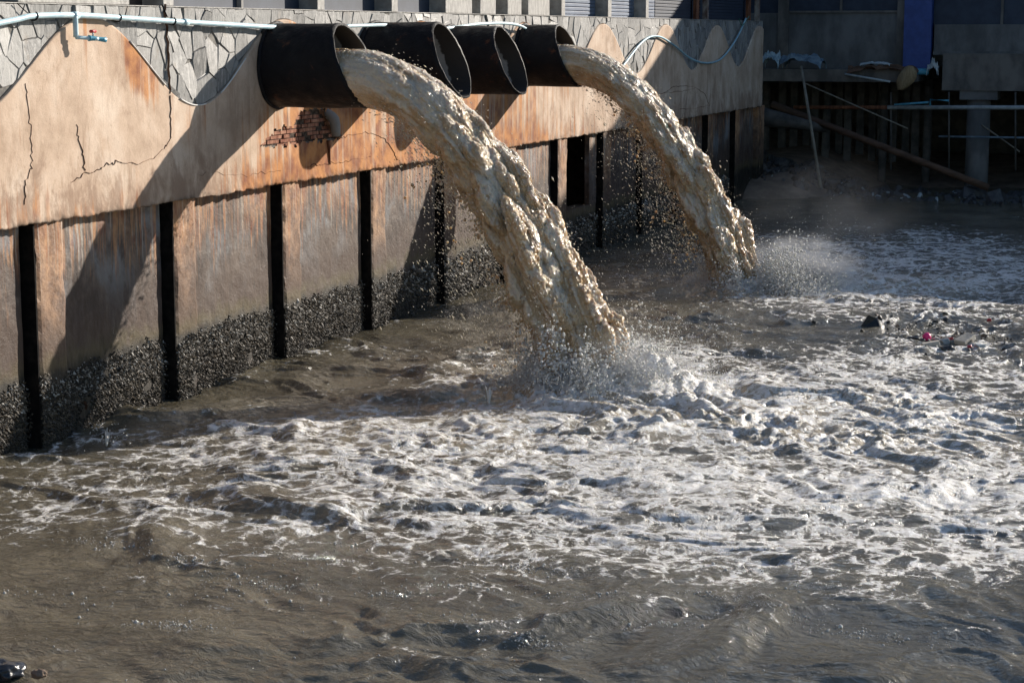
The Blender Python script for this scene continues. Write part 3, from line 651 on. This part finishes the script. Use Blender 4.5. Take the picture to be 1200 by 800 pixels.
def jet(label, y0, xt, zc, ztop, zbot, vb, vt, hw0, T, lob, seed, vox=.0135):
    t_ = thing('water_jet', label, 'water jet', (xt, y0, zc), 'streams pouring from the outfall pipes')
    R = np.random.default_rng(seed); g = 9.81
    def place(t, phi, rho, extra=0.0):
        s = .5+.5*rho*np.sin(phi); w = rho*np.cos(phi)
        tt = np.maximum(t, 0)
        grow = sst(0, .75, tt)
        la = 3.7*t+3.2*t*np.abs(t); q = (np.cos(phi)*1.0, np.sin(phi)*.8)
        A = .015+.15*grow
        n1 = np.abs(pn(q[0]*1.5+seed, q[1]*1.5, la*1.1)); n2 = np.abs(pn(q[0]*3.0, q[1]*3.0+seed, la*2.8)); n3 = np.abs(pn(q[0]*6+seed, q[1]*6, la*6.5)); n4 = np.abs(pn(q[0]*12, q[1]*12+seed, la*13))
        d = A*(2.5*(n1-.22)+1.0*(n2-.2)+.36*(n3-.2)+.18*(n4-.2))/.5
        if lob is not None: d = d-lob*grow*np.exp(-((phi-.75+.25*np.sin(t*9))/.20)**2)
        k = 1+d*rho+extra
        s2 = .5+(s-.5)*k; w2 = w*k
        vx = vb+(vt-vb)*s2
        xs0 = xt+.15-.30*s2
        x = xs0+vx*t*np.where(t < 0, 1.0, 1.0); z = zbot+(ztop-zbot)*s2-.5*g*tt*tt
        hw = hw0*(1+.18*grow)*(1-.10*np.abs(s2-.5)); y = y0+w2*hw+.05*grow*pn(t*3, seed, 0)
        return np.stack([x, y, z], -1)
    n = 130000; t = -.18+(T+.18)*R.random(n)**.8; phi = R.uniform(-np.pi, np.pi, n); rho = 1-.10*R.random(n)**2
    P = place(t, phi, rho); rad = .020+.014*R.random(n)
    n2 = 5000; t2 = R.uniform(-.18, T, n2); P2 = place(t2, R.uniform(-np.pi, np.pi, n2), .75*np.sqrt(R.random(n2))); r2 = np.full(n2, .10)
    n3 = 600; t3 = .08+(T-.08)*R.random(n3)**.7; P3 = place(t3, R.uniform(-np.pi, np.pi, n3), 1.0+0*t3, .03+.09*R.random(n3)*t3); r3 = .010+.012*R.random(n3)
    # ragged lower-left fringe that falls behind the main body
    n5 = 3600; t5 = .15+(T-.15)*R.random(n5)**.8; ph5 = -np.pi/2+R.normal(0, .8, n5); lag = R.exponential(.16, n5)*t5
    P5 = place(t5, ph5, np.full(n5, .95)); P5[:, 0] -= lag*2.0; P5[:, 2] -= lag*.5
    k5 = pn(P5[:, 0]*3, P5[:, 1]*3, P5[:, 2]*2.2) > .10+lag*.7; P5 = P5[k5]; r5 = (.010+.014*R.random(n5))[k5]
    AP = np.concatenate([P, P2, P3, P5]); AR = np.concatenate([rad, r2, r3, r5]); ok = AP[:, 2] > -.25; AP, AR = AP[ok], AR[ok]
    # keep inside the pipe where it is inside
    ins = AP[:, 0] < xt-.21*(AP[:, 2]-zc)/.555+.03; rr = np.hypot(AP[:, 1]-y0, AP[:, 2]-zc); f = np.where(ins & (rr > .49), .49/np.maximum(rr, 1e-6), 1)
    AP[:, 1] = y0+(AP[:, 1]-y0)*f; AP[:, 2] = zc+(AP[:, 2]-zc)*f
    loc = np.array([xt, y0, zc])
    o, co, nr = blobmesh('water_body', AP-loc, AR, vox, MJ, t_)
    w = co+loc; dsp = .010*fbm(w[:, 0]*11, w[:, 1]*11, w[:, 2]*8, 3)*sst(0, .6, w[:, 0]-xt)
    co = co+nr*dsp[:, None]; o.data.vertices.foreach_set('co', co.astype(np.float32).ravel()); o.data.update()
    tq = np.clip((w[:, 0]-xt)/3.7, -.1, 1.2); sq = (w[:, 2]+4.9*np.maximum(tq, 0)**2-zbot)/(ztop-zbot)
    stk = fbm((w[:, 1]-y0)*5.5, sq*3.6, tq*2.6+seed, 4, .6)
    vattr(o, 'streak', stk); vattr(o, 'froth', np.clip(.42+.75*stk+.35*fbm(w[:, 0]*1.6, w[:, 1]*1.6, w[:, 2]*1.2, 3)+.3*nr[:, 2], 0, 1))
    # loose drops
    n4 = 15000; t4 = .05+(T-.05)*R.random(n4)**.6; ph = np.where(R.random(n4) < .8, -np.pi/2+R.normal(0, .9, n4), R.uniform(-np.pi, np.pi, n4))
    P4 = place(t4, ph, np.full(n4, 1.0), .0); lag = R.exponential(.28, n4)*t4; dirn = P4-np.stack([xt+.5*(vb+vt)*t4, 0*t4+y0, (ztop+zbot)/2-.5*g*t4*t4], -1)
    dirn /= np.linalg.norm(dirn, axis=1)[:, None]; P4 = P4+dirn*(R.exponential(.05, n4)*(1+1.2*t4))[:, None]
    lowr = np.sin(ph) < 0; P4[:, 0] -= np.where(lowr, lag*1.7, 0); P4[:, 2] -= np.where(lowr, lag*.5, 0)
    ok = (P4[:, 2] > .02) & (P4[:, 0] > .1); P4 = P4[ok]; r4 = R.gamma(1.3, .0017, len(P4))+.0012
    vel = np.stack([0*P4[:, 0]+3.4, R.normal(0, .4, len(P4)), -9.8*t4[ok]], -1); vel /= np.linalg.norm(vel, axis=1)[:, None]
    sd = np.cross(vel, [0, 1.0, 0]); sd /= np.linalg.norm(sd, axis=1)[:, None]; RM = np.stack([sd, np.cross(vel, sd), vel], -1)
    o = scatter('loose_drops', OCTV, OCTF, P4-loc, np.c_[r4, r4, r4*R.uniform(1, 4.5, len(r4))], MDROP, t_, RM); o['kind'] = 'stuff'
    return t_
jet('larger muddy stream arching down from the nearest pipe into foam', 24.0, 1.22, 4.06, 4.26, 3.53, 3.15, 4.25, .50, .92, .16, 3)
jet('slimmer tan stream arching down from the farthest pipe beside the hose', 34.12, .93, 4.08, 4.25, 3.58, 3.15, 4.10, .45, .92, .42, 11)

# ------------------------------------------------------------------ splashes
def splash(label, cx, cy, seed, big, mists):
    t_ = thing('water_splash', label, 'splash', (cx, cy, 0), 'foam splashes where the streams land'); R = np.random.default_rng(seed)
    loc = np.array([cx, cy, 0.0])
    def burst(n, vz0, vo, tm, rx=.55, ry=.6):
        a = R.uniform(0, 2*np.pi, n); q = R.uniform(.5, 1.1, n); x = cx+q*rx*np.cos(a); y = cy+q*ry*np.sin(a)
        tt = R.random(n)*tm; cl = pn(a*2.2, q*2, seed)  # spouts
        vz = vz0*(.25+.75*R.random(n))*(1+1.2*np.clip(cl, -.5, 1)); v = vo*R.uniform(.3, 1.2, n)*(1+.3*cl)
        fx = np.cos(a)+.8; fy = np.sin(a)-.25
        z = vz*tt-4.9*tt*tt; return np.stack([x+fx*v*tt, y+fy*v*tt, z+.06], -1)
    P = np.concatenate([burst(int(12000*big), 2.5, 1.3, .46), burst(int(5000*big), 1.5, 2.2, .30)]); ok = P[:, 2] > -.02; P = P[ok]; rd = R.uniform(.008, .022, len(P))
    a = R.uniform(0, 2*np.pi, 2600); q = .55+.5*R.random(2600); B = np.stack([cx+.15+q*.75*np.cos(a), cy+q*.75*np.sin(a), .04+.13*R.random(2600)*(1+pn(a*3, q, 2))], -1)
    o, co, nr = blobmesh('foam_crown', np.concatenate([P, B])-loc, np.concatenate([rd, R.uniform(.02, .055, 2600)]), .013, MF, t_)
    P = np.concatenate([burst(int(26000*big), 3.0, 1.6, .6, .75, .75), burst(int(14000*big), 1.9, 2.6, .4, 1.0, .9)]); P = P[P[:, 2] > .03]; r = R.gamma(1.5, .0018, len(P))+.0014
    o = scatter('spray_drops', OCTV, OCTF, P-loc, r, MF, t_, randrot(len(P))); o['kind'] = 'stuff'
    for q in mists: mist('spray_mist', q[0], q[1], q[2], t_)
def mist(name, c, s, dens, par):
    V, Fs = rockv((1, 1, 1), 0, 3); V /= np.linalg.norm(V, axis=1)[:, None]; o = pymesh(name, V, Fs, None, par, True); o.scale = s; o.location = c
    m = bpy.data.materials.new('spray_mist'); m.use_nodes = True; t = m.node_tree; N = t.nodes; N.remove(N['Principled BSDF']); pv = N.new('ShaderNodeVolumePrincipled'); t.links.new(pv.outputs[0], N['Material Output'].inputs['Volume'])
    pv.inputs['Color'].default_value = (.95, .96, 1, 1); tc = N.new('ShaderNodeTexCoord'); ln = N.new('ShaderNodeVectorMath'); ln.operation = 'LENGTH'; t.links.new(tc.outputs['Object'], ln.inputs[0])
    mr = N.new('ShaderNodeMapRange'); mr.interpolation_type = 'SMOOTHERSTEP'; t.links.new(ln.outputs['Value'], mr.inputs[0]); mr.inputs[1].default_value = 1.0; mr.inputs[2].default_value = .15
    nz_ = N.new('ShaderNodeTexNoise'); t.links.new(tc.outputs['Object'], nz_.inputs['Vector']); nz_.inputs['Scale'].default_value = 3.2; nz_.inputs['Detail'].default_value = 5
    m2 = N.new('ShaderNodeMapRange'); t.links.new(nz_.outputs['Fac'], m2.inputs[0]); m2.inputs[1].default_value = .38; m2.inputs[2].default_value = .68
    a = N.new('ShaderNodeMath'); a.operation = 'MULTIPLY'; t.links.new(mr.outputs[0], a.inputs[0]); t.links.new(m2.outputs[0], a.inputs[1]); b = N.new('ShaderNodeMath'); b.operation = 'MULTIPLY'; b.inputs[1].default_value = dens; t.links.new(a.outputs[0], b.inputs[0]); t.links.new(b.outputs[0], pv.inputs['Density'])
    o.data.materials.append(m); o['kind'] = 'stuff'; return o
splash('white foam splash at the foot of the larger stream', IMP[0][0]+.05, IMP[0][1], 21, 1.5, [((.7, -.3, .25), (1.2, .9, .6), 2.6)])
splash('hazy white splash at the foot of the slimmer stream', IMP[1][0]+.25, IMP[1][1]+.2, 31, 1.8, [((.9, .2, .3), (1.5, 1.1, .8), 3.2), ((1.2, 1.5, .9), (2.2, 2.4, 1.7), .07)])

for k_, (u, v, hh_, lab) in enumerate([(125, 524, .30, 'tiny splash of droplets leaping beside the near wall'), (573, 474, .34, 'thin little spurt standing up left of the big splash')]):
    c = gndp(u, v); t = thing('water_splash', lab, 'splash', (c[0], c[1], 0)); R = np.random.default_rng(k_+50); Q = []
    for _ in range(7):
        a = R.uniform(0, 6.28); h0 = hh_*R.uniform(.35, 1); sp = R.uniform(.01, .06)
        for q in np.linspace(0, 1, 22): Q.append((math.cos(a)*sp*q, math.sin(a)*sp*q, .02+h0*(q-.35*q*q), .009*(1-.7*q)))
    Q = np.array(Q); o, _c, _n = blobmesh('spout', Q[:, :3], Q[:, 3]+.002, .006, MF, t)
    D = np.c_[R.normal(0, .12, (60, 2)), R.uniform(.03, hh_, 60)]; o = scatter('spray_drops', OCTV, OCTF, D, R.gamma(2, .002, 60)+.002, MF, t, randrot(60)); o['kind'] = 'stuff'
# ------------------------------------------------------------------ water line and tap on the wall
t = thing('water_pipe', 'pale blue plastic pipe with red tap running along the stone top', 'pipe')
def wp(l, x): return [wallp(u, v, x) for u, v in l]
MCL = simple('pale_hose', (.45, .62, .68), (.62, .76, .80), 6, .4, .5, 0)
tube('long_pipe', wp([(-60, 38), (-20, 31), (20, 23), (40, 19), (88, 18), (140, 21), (200, 25), (250, 28), (300, 31), (330, 32.5)], .12), .032, MPVC, t, 12)
tube('drop_pipe', wp([(88, 19), (88.5, 30), (89, 44)], .13), .030, MPVC, t, 12, 3)
tube('tap_pipe', [wallp(89, 44, .13), wallp(104, 45, .20), wallp(115, 46, .26)], .022, MPVC, t, 10, 3)
tube('tap_spout', [wallp(104, 45, .20), wallp(110, 45.3, .23), wallp(124, 47, .30)], [.036, .03, .024, .030], MPVC2, t, 10, 3)
q = wallp(109, 43, .23); tube('tap_stem', [q, q+[0, 0, .05]], .008, MPVC2, t, 8, 1); tube('tap_handle', [q+[0, -.05, .055], q+[0, .05, .055]], .018, MRED, t, 8, 1)
for u, v in ((88, 18), (217, 26)): 
    a = wallp(u-3, v, .12); b = wallp(u+3, v+.3, .12); tube('pipe_coupling', [a, b], .040, MPVC, t, 12, 1)
for u, v in ((41, 19), (139, 21), (203, 25)):
    a = wallp(u, v, .12); tube('pipe_strap', [a+[.0, .02, .04], a+[.04, 0, .0], a+[0, -.01, -.045], a+[-.1, -.01, -.02]], .008, MBLK, t, 6, 4)
tube('tie_wire', wp([(20, 4), (34, 17), (41, 20)], .06), .006, MBLK, t, 5, 2); tube('tie_wire', wp([(190, 6), (196, 20)], .05), .009, MBLK, t, 5, 2)
t = thing('garden_hose', 'pale hose lying over the middle pipes and beneath the openings', 'hose')
tube('hose_body', wp([(405, 31), (430, 30), (460, 30)], .3)+wp([(500, 35), (535, 32), (560, 28.5), (590, 27.5), (608, 30), (618, 35)], .16), .026, MCL, t, 10)
t = thing('loose_hose', 'thin blue hose looping down the wall beyond the farthest pipe', 'hose')
tube('hose_body', wp([(729, 79), (738, 67), (750, 52), (762, 43.5), (775, 44), (792, 55), (808, 68), (825, 74), (842, 71), (855, 58), (866, 40), (874, 22)], .10), .024, simple('sky_blue_hose', (.22, .42, .52), (.34, .55, .62), 6, .4, .5, 0), t, 10)
tube('hose_tie', wp([(866, 22), (870, 30), (878, 19)], .12), .012, simple('green_cord', (.05, .16, .12), (.08, .22, .16), 6), t, 6)

# ------------------------------------------------------------------ far bank and buildings
YF = 58.0
bx = np.linspace(-6, 40, 160); by = np.linspace(50, 68, 90); BX, BY = np.meshgrid(bx, by)
BZ = -.9+.42*sst(50.5, 53.5, BY)+.42*sst(52, 60, BY)+.9*sst(3.4, .2, BX+.5*fbm(BY*.3, BX*.2, 4, 2))*sst(51.0, 54.5, BY)+.5*sst(57, 66, BY)+.10*fbm(BX*.8, BY*.8, 2, 5)
bank = npmesh('mud_bank', np.stack([BX, BY, BZ], -1).reshape(-1, 3), grid_faces(90, 160), MSAND); bank['kind'] = 'structure'
def rock(name, loc, s, seed, mat, label, cat, group=None):
    V, Fs = rockv(s, seed, 3); o = pymesh(name, V, Fs, mat, None, True); o.location = loc; tag(o, label, cat, group); return o
rub = []
R5 = np.random.default_rng(5)
for k in range(420):
    x = R5.uniform(-.8, 7.5); y = R5.uniform(54, 57.6)-.1*x
    z = float(np.interp(x, bx, BZ[np.searchsorted(by, y)])); rub.append((x, y, max(z, -.05)))
rub = np.array(rub); s5 = R5.gamma(2, .045, len(rub))+.02
o = scatter('rubble', ICOV, ICOF, rub, np.c_[s5*1.4, s5, s5*.6], MROCK, None, randrot(len(rub)), False); tag(o, 'dark rubble and litter heaped along the shaded mud bank', 'rubble', kind='stuff')
R5 = np.random.default_rng(6); rub2 = np.c_[R5.uniform(-.5, 6.8, 26), R5.uniform(53.6, 56.5, 26), np.zeros(26)]
rub2[:, 2] = [max(0, float(np.interp(a, bx, BZ[np.searchsorted(by, b)])))+.05 for a, b, _ in rub2]; s6 = R5.gamma(2, .018, 26)+.012
o = scatter('pale_litter', ICOV, ICOF, rub2, np.c_[s6*2, s6, s6*.5], MWPAINT, None, randrot(26), False); tag(o, 'scraps of pale litter on the shaded mud bank', 'litter', kind='stuff')

fb = thing('pier_building', 'large shaded concrete building on piles beyond the wall', 'building')
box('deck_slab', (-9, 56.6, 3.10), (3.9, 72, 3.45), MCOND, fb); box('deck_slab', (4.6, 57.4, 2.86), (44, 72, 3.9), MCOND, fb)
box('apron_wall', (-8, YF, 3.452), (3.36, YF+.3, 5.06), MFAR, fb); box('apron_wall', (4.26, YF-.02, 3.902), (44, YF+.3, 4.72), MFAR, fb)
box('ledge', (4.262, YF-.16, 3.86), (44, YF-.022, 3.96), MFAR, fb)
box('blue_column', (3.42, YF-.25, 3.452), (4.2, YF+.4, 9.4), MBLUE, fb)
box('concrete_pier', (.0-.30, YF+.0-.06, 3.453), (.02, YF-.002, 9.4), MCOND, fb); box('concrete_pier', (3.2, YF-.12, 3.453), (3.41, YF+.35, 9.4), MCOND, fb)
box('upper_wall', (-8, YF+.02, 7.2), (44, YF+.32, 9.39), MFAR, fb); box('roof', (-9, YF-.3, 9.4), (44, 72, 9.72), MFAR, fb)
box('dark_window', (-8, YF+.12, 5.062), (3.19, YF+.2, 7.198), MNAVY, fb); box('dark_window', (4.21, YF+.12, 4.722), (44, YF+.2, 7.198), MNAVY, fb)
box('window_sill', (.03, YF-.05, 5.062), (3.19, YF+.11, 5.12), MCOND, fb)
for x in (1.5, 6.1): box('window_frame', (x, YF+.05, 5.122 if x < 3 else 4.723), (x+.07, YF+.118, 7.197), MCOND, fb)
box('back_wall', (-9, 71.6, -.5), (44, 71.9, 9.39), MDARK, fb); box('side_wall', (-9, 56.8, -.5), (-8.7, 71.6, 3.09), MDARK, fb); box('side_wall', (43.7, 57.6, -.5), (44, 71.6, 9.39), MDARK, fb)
tube('concrete_pile', [(5.6, 57.9, -1), (5.6, 57.9, 2.6)], .33, MFAR, fb, 24, 1); box('pile_cap', (5.1, 57.45, 2.602), (6.15, 58.4, 2.858), MFAR, fb)
for x in (-1, .9, 2.6, 3.9, 7.4, 9.2, 12): tube('timber_pile', [(x, 59.5+.3*math.sin(x*5), -1), (x+.05, 59.6, 3.095 if x < 3.9 else 2.9)], .12, MDARK, fb, 8, 1)
for x in (8.5, 13, 18, 24, 30, 36): tube('concrete_pile', [(x+3, 57.9, -1), (x+3, 57.9, 2.86)], .33, MFAR, fb, 20, 1)
for i in range(14):
    x = -.7+i*.34; box('hanging_board', (x, 60.2+.2*(i % 3), .6+.2*(i % 2)), (x+.22, 60.26+.2*(i % 3), 3.09), MDARK, fb, 0, .01)
t = thing('long_rail', 'horizontal pipe rail, rusty at its left and pale at its right', 'rail')
tube('rusty_pipe', [yp(930, 126, 57), yp(1040, 126, 57)], .055, MRUST, t, 10, 1); tube('pale_pipe', [yp(1040, 126, 57), yp(1600, 126.5, 57)], .062, MWPAINT, t, 10, 1)
for u in (1044, 1112, 1190): tube('rail_post', [yp(u, 108, 57), yp(u, 200, 57)], .028, MDARK, t, 6, 1)
def one(name, pts, r, m, label, cat, **k):
    o = tube(name, pts, r, m, None, 8, 1); tag(o, label, cat); return o
a, b = yp(905, 122, 56.5), yp(1158, 220, 55.0); d = (b-a); o = one('timber_beam', [a, b], .10, MWOOD, 'long brown timber beam slanting down to the mud bank', 'beam')
one('bamboo_pole', [yp(939, 78, 56), yp(949, 140, 55.4), yp(963, 228, 54.6)], [.035, .045, .05], MBAM, 'thin pale bamboo pole leaning against the dark deck', 'pole')
one('thin_stick', [yp(944, 98, 56.4), yp(1064, 151, 56.2)], .02, MBAM, 'thin pale stick slanting under the far deck', 'stick')
one('white_board', [yp(990, 87, 56.3), yp(1043, 96, 56.1)], .03, MWPAINT, 'thin white board lying at the deck edge', 'board')
one('thin_cross_pole', [yp(1100, 160, 57.2), yp(1290, 163, 57.2)], .03, MTARP, 'thin blue grey pole running level behind the concrete pile', 'pole')
one('brace_stick', [yp(1150, 146, 57.6), yp(1195, 178, 57.4)], .022, MBAM, 'short stick bracing the piles at the far right', 'stick')
def cloth(name, c, s, mat, label, cat, seed):
    n = 26; U, V_ = np.meshgrid(np.linspace(-1, 1, n), np.linspace(-1, 1, n)); rr = np.sqrt(np.clip(1-.5*U**2-.5*V_**2, 0, 1))
    Z = rr*s[2]*(1+.5*np.abs(fbm(U*1.8, V_*1.8, seed, 4))*1.5)-s[2]*.55
    o = npmesh(name, np.stack([c[0]+U*s[0]*(1+.12*fbm(U, V_, seed+3, 2)), c[1]+V_*s[1], c[2]+Z], -1).reshape(-1, 3), grid_faces(n, n), mat, None, False)
    m = o.modifiers.new('s', 'SOLIDIFY'); m.thickness = .01; tag(o, label, cat); return o
c = yp(940, 70, 57.2); cloth('tarpaulin_bundle', (c[0], 57.2, 3.62), (.62, .5, .34), MTARP, 'grey blue tarpaulin bundle heaped on the far deck', 'tarpaulin', 3)
c = yp(905, 68, 57.0); cloth('plastic_sack', (c[0], 56.95, 3.66), (.26, .3, .36), simple('pale_plastic_film', (.25, .36, .42), (.40, .50, .55), 6, .4, .5, .01), 'pale crumpled plastic sack beside the end of the wall', 'sack', 9)
c = yp(1025, 85, 56.5); cloth('thatch_heap', (c[0]+.2, 56.7, 3.40), (1.0, .3, .25), MWOOD, 'brown heap of debris sagging over the deck edge', 'debris', 5)
c = yp(1020, 76, 56.4); cloth('white_rag', (c[0]+.1, 56.75, 3.60), (.42, .2, .08), MWPAINT, 'white rag lying on top of the brown debris heap', 'rag', 15)
V = []; n = 12
for i in range(n):
    s = i/(n-1); p = yp(1066-8*s*s-3*s, 78+28*s, 56.3); w = .26*math.sin(math.pi*(.12+.8*s))
    V += [p+[-w, .02, 0], p+[0, -.08, .02], p+[w, .02, 0]]
o = npmesh('palm_leaf_sheath', V, grid_faces(n, 3), MPALM); m = o.modifiers.new('s', 'SOLIDIFY'); m.thickness = .015; tag(o, 'tan palm leaf sheath hanging from the deck edge', 'leaf')
c = yp(1094, 84, 56.8); cloth('blue_white_bag', (c[0], 56.6, 3.45), (.15, .15, .28), MWPAINT, 'small blue and white bag hanging beside the blue column', 'bag', 25)
t = thing('blue_pipework', 'short blue plastic pipes under the deck by the blue column', 'pipework')
tube('blue_pipe', [yp(1060, 84, 56.7), yp(1088, 84, 56.7)], .09, MPVC2, t, 8, 1); tube('blue_pipe', [yp(1048, 123, 56.6), yp(1088, 120, 56.6)], .03, MPVC2, t, 8, 1); tube('blue_pipe', [yp(1090, 124, 56.6), yp(1090, 117, 56.6), yp(1112, 118, 56.6)], .03, MPVC2, t, 8, 1)
o = one('concrete_debris', [(-.3, 55.4, 2.15), (1.6, 56.3, 1.75)], [.28, .16, .10], MDARK, 'dark broken concrete lump under the end of the wall', 'rubble')

# ------------------------------------------------------------------ floating rubbish
def flo(u, v): c = gndp(u, v); c[2] = float(height(np.array([c[0]]), np.array([c[1]]))[0]); return c
c = flo(1020, 382)
o = pymesh('black_bag', [c+np.array(q) for q in [(-.17, -.12, -.06), (.18, -.1, -.05), (.24, .12, -.05), (-.15, .12, -.06), (-.02, -.06, .19), (.10, .0, .13), (.19, .04, .07), (-.10, .03, .08)]],
     [(0, 1, 5, 4), (1, 2, 6, 5), (2, 3, 7, 6), (3, 0, 4, 7), (4, 5, 6, 7), (3, 2, 1, 0)], simple('black_plastic', (.008, .009, .01), (.02, .022, .025), 8, .3, .5, .01)); o.modifiers.new('b', 'BEVEL').width = .012
tag(o, 'black plastic piece floating alone left of the litter patch', 'plastic')
c = flo(1086, 398); V, Fs = rockv((.065, .065, .065), 0, 3); V /= np.linalg.norm(V, axis=1)[:, None]/.065
o = pymesh('pink_ball', V, Fs, simple('hot_pink_plastic', (.75, .02, .16), (.85, .04, .22), 5, .4, .5, 0), None, True); o.location = c+[0, 0, .03]; tag(o, 'bright pink ball floating at the edge of the litter', 'ball')
MSTY = simple('dirty_styrofoam', (.42, .38, .32), (.58, .53, .45), 8, .8, .3, .01)
def chunk(name, u, v, s, mat, label, cat, seed):
    c = flo(u, v); o = box(name, (-s[0], -s[1], -s[2]), (s[0], s[1], s[2]), mat, None, min(s)*.3, min(s)*.15); o.location = c+[0, 0, s[2]*.3]; o.rotation_euler = (random.uniform(-.3, .3), random.uniform(-.3, .3), seed); tag(o, label, cat)
chunk('foam_board', 1091, 407, (.12, .10, .045), MSTY, 'pale foam board just below the pink ball', 'foam board', .3)
chunk('foam_board', 1131, 404, (.15, .09, .04), MSTY, 'larger pale foam board right of the dark clump', 'foam board', 1.1)
chunk('foam_chunk', 1148, 410, (.06, .06, .04), MWPAINT, 'small white foam chunk at the right end of the litter', 'foam chunk', .8)
chunk('foam_chunk', 1108, 403, (.05, .05, .04), MWPAINT, 'small whitish foam chunk between the two foam boards', 'foam chunk', 2.0)
chunk('red_scrap', 1113, 401, (.045, .03, .02), MRED, 'red scrap above the gap between the foam boards', 'scrap', .5)
chunk('red_scrap', 1136, 410, (.035, .03, .02), MRED, 'small red scrap in front of the larger foam board', 'scrap', 1.5)
chunk('red_scrap', 1159, 376, (.03, .03, .025), MRED, 'lone red scrap floating highest at the right', 'scrap', 1.9)
rock('dark_clump', flo(1073, 399), (.12, .08, .05), 4, MROCK, 'dark round clump left of the pink ball', 'clump'); rock('dark_clump', flo(1110, 411), (.10, .07, .045), 9, MROCK, 'dark clump of weed in front between foam boards', 'clump')
R8 = np.random.default_rng(8); n = 280; u = R8.normal(1105, 48, n); v = R8.normal(392, 11, n)+.06*(u-1100); P = np.array([gndp(a, b) for a, b in zip(u, v)]); P[:, 2] = height(P[:, 0], P[:, 1])+.004
s = R8.gamma(2, .0065, n)+.005
MSC = Mat('mixed_litter'); MSC.col(MSC.ramp(MSC.attr('tone'), [(0, (.03, .028, .025)), (.5, (.12, .09, .06)), (.72, (.35, .30, .24)), (.9, (.55, .52, .47)), (1, (.5, .08, .07))], 'CONSTANT'))
o = scatter('floating_litter', ICOV, ICOF, P, np.c_[s*1.5, s, s*.5], MSC.m, None, randrot(n), False); vattr(o, 'tone', np.repeat(R8.random(n), 12)); tag(o, 'scatter of tiny twigs and plastic bits floating round the ball', 'litter', kind='stuff')
# near shore corner
hx = np.linspace(2.6, 5.0, 40); hy = np.linspace(8.5, 11.9, 50); HX, HY = np.meshgrid(hx, hy); HZ = .28-.42*sst(-.2, 1.5, (HX-3.0)*.7+(HY-10.6)*.9)+.03*fbm(HX*3, HY*3, 1, 4)
HZ -= .5*sst(0.35, 0, HX-2.6)
o = npmesh('pebbly_shore', np.stack([HX, HY, HZ], -1).reshape(-1, 3), grid_faces(50, 40), simple('orange_brown_shore', (.20, .10, .055), (.34, .19, .11), 9, .8, .3, .03)); o['kind'] = 'structure'
c = gndp(10, 793); rock('wet_black_rock', (c[0]-.06, c[1], .04), (.15, .13, .085), 2, simple('wet_rock', (.015, .016, .02), (.05, .05, .055), 8, .2, .6, .01), 'wet black rock at the near shore corner', 'rock')
c = gndp(46, 799); rock('orange_pebble', (c[0], c[1], .06), (.05, .04, .035), 5, MSAND, 'small tan pebble right of the wet black rock', 'pebble')
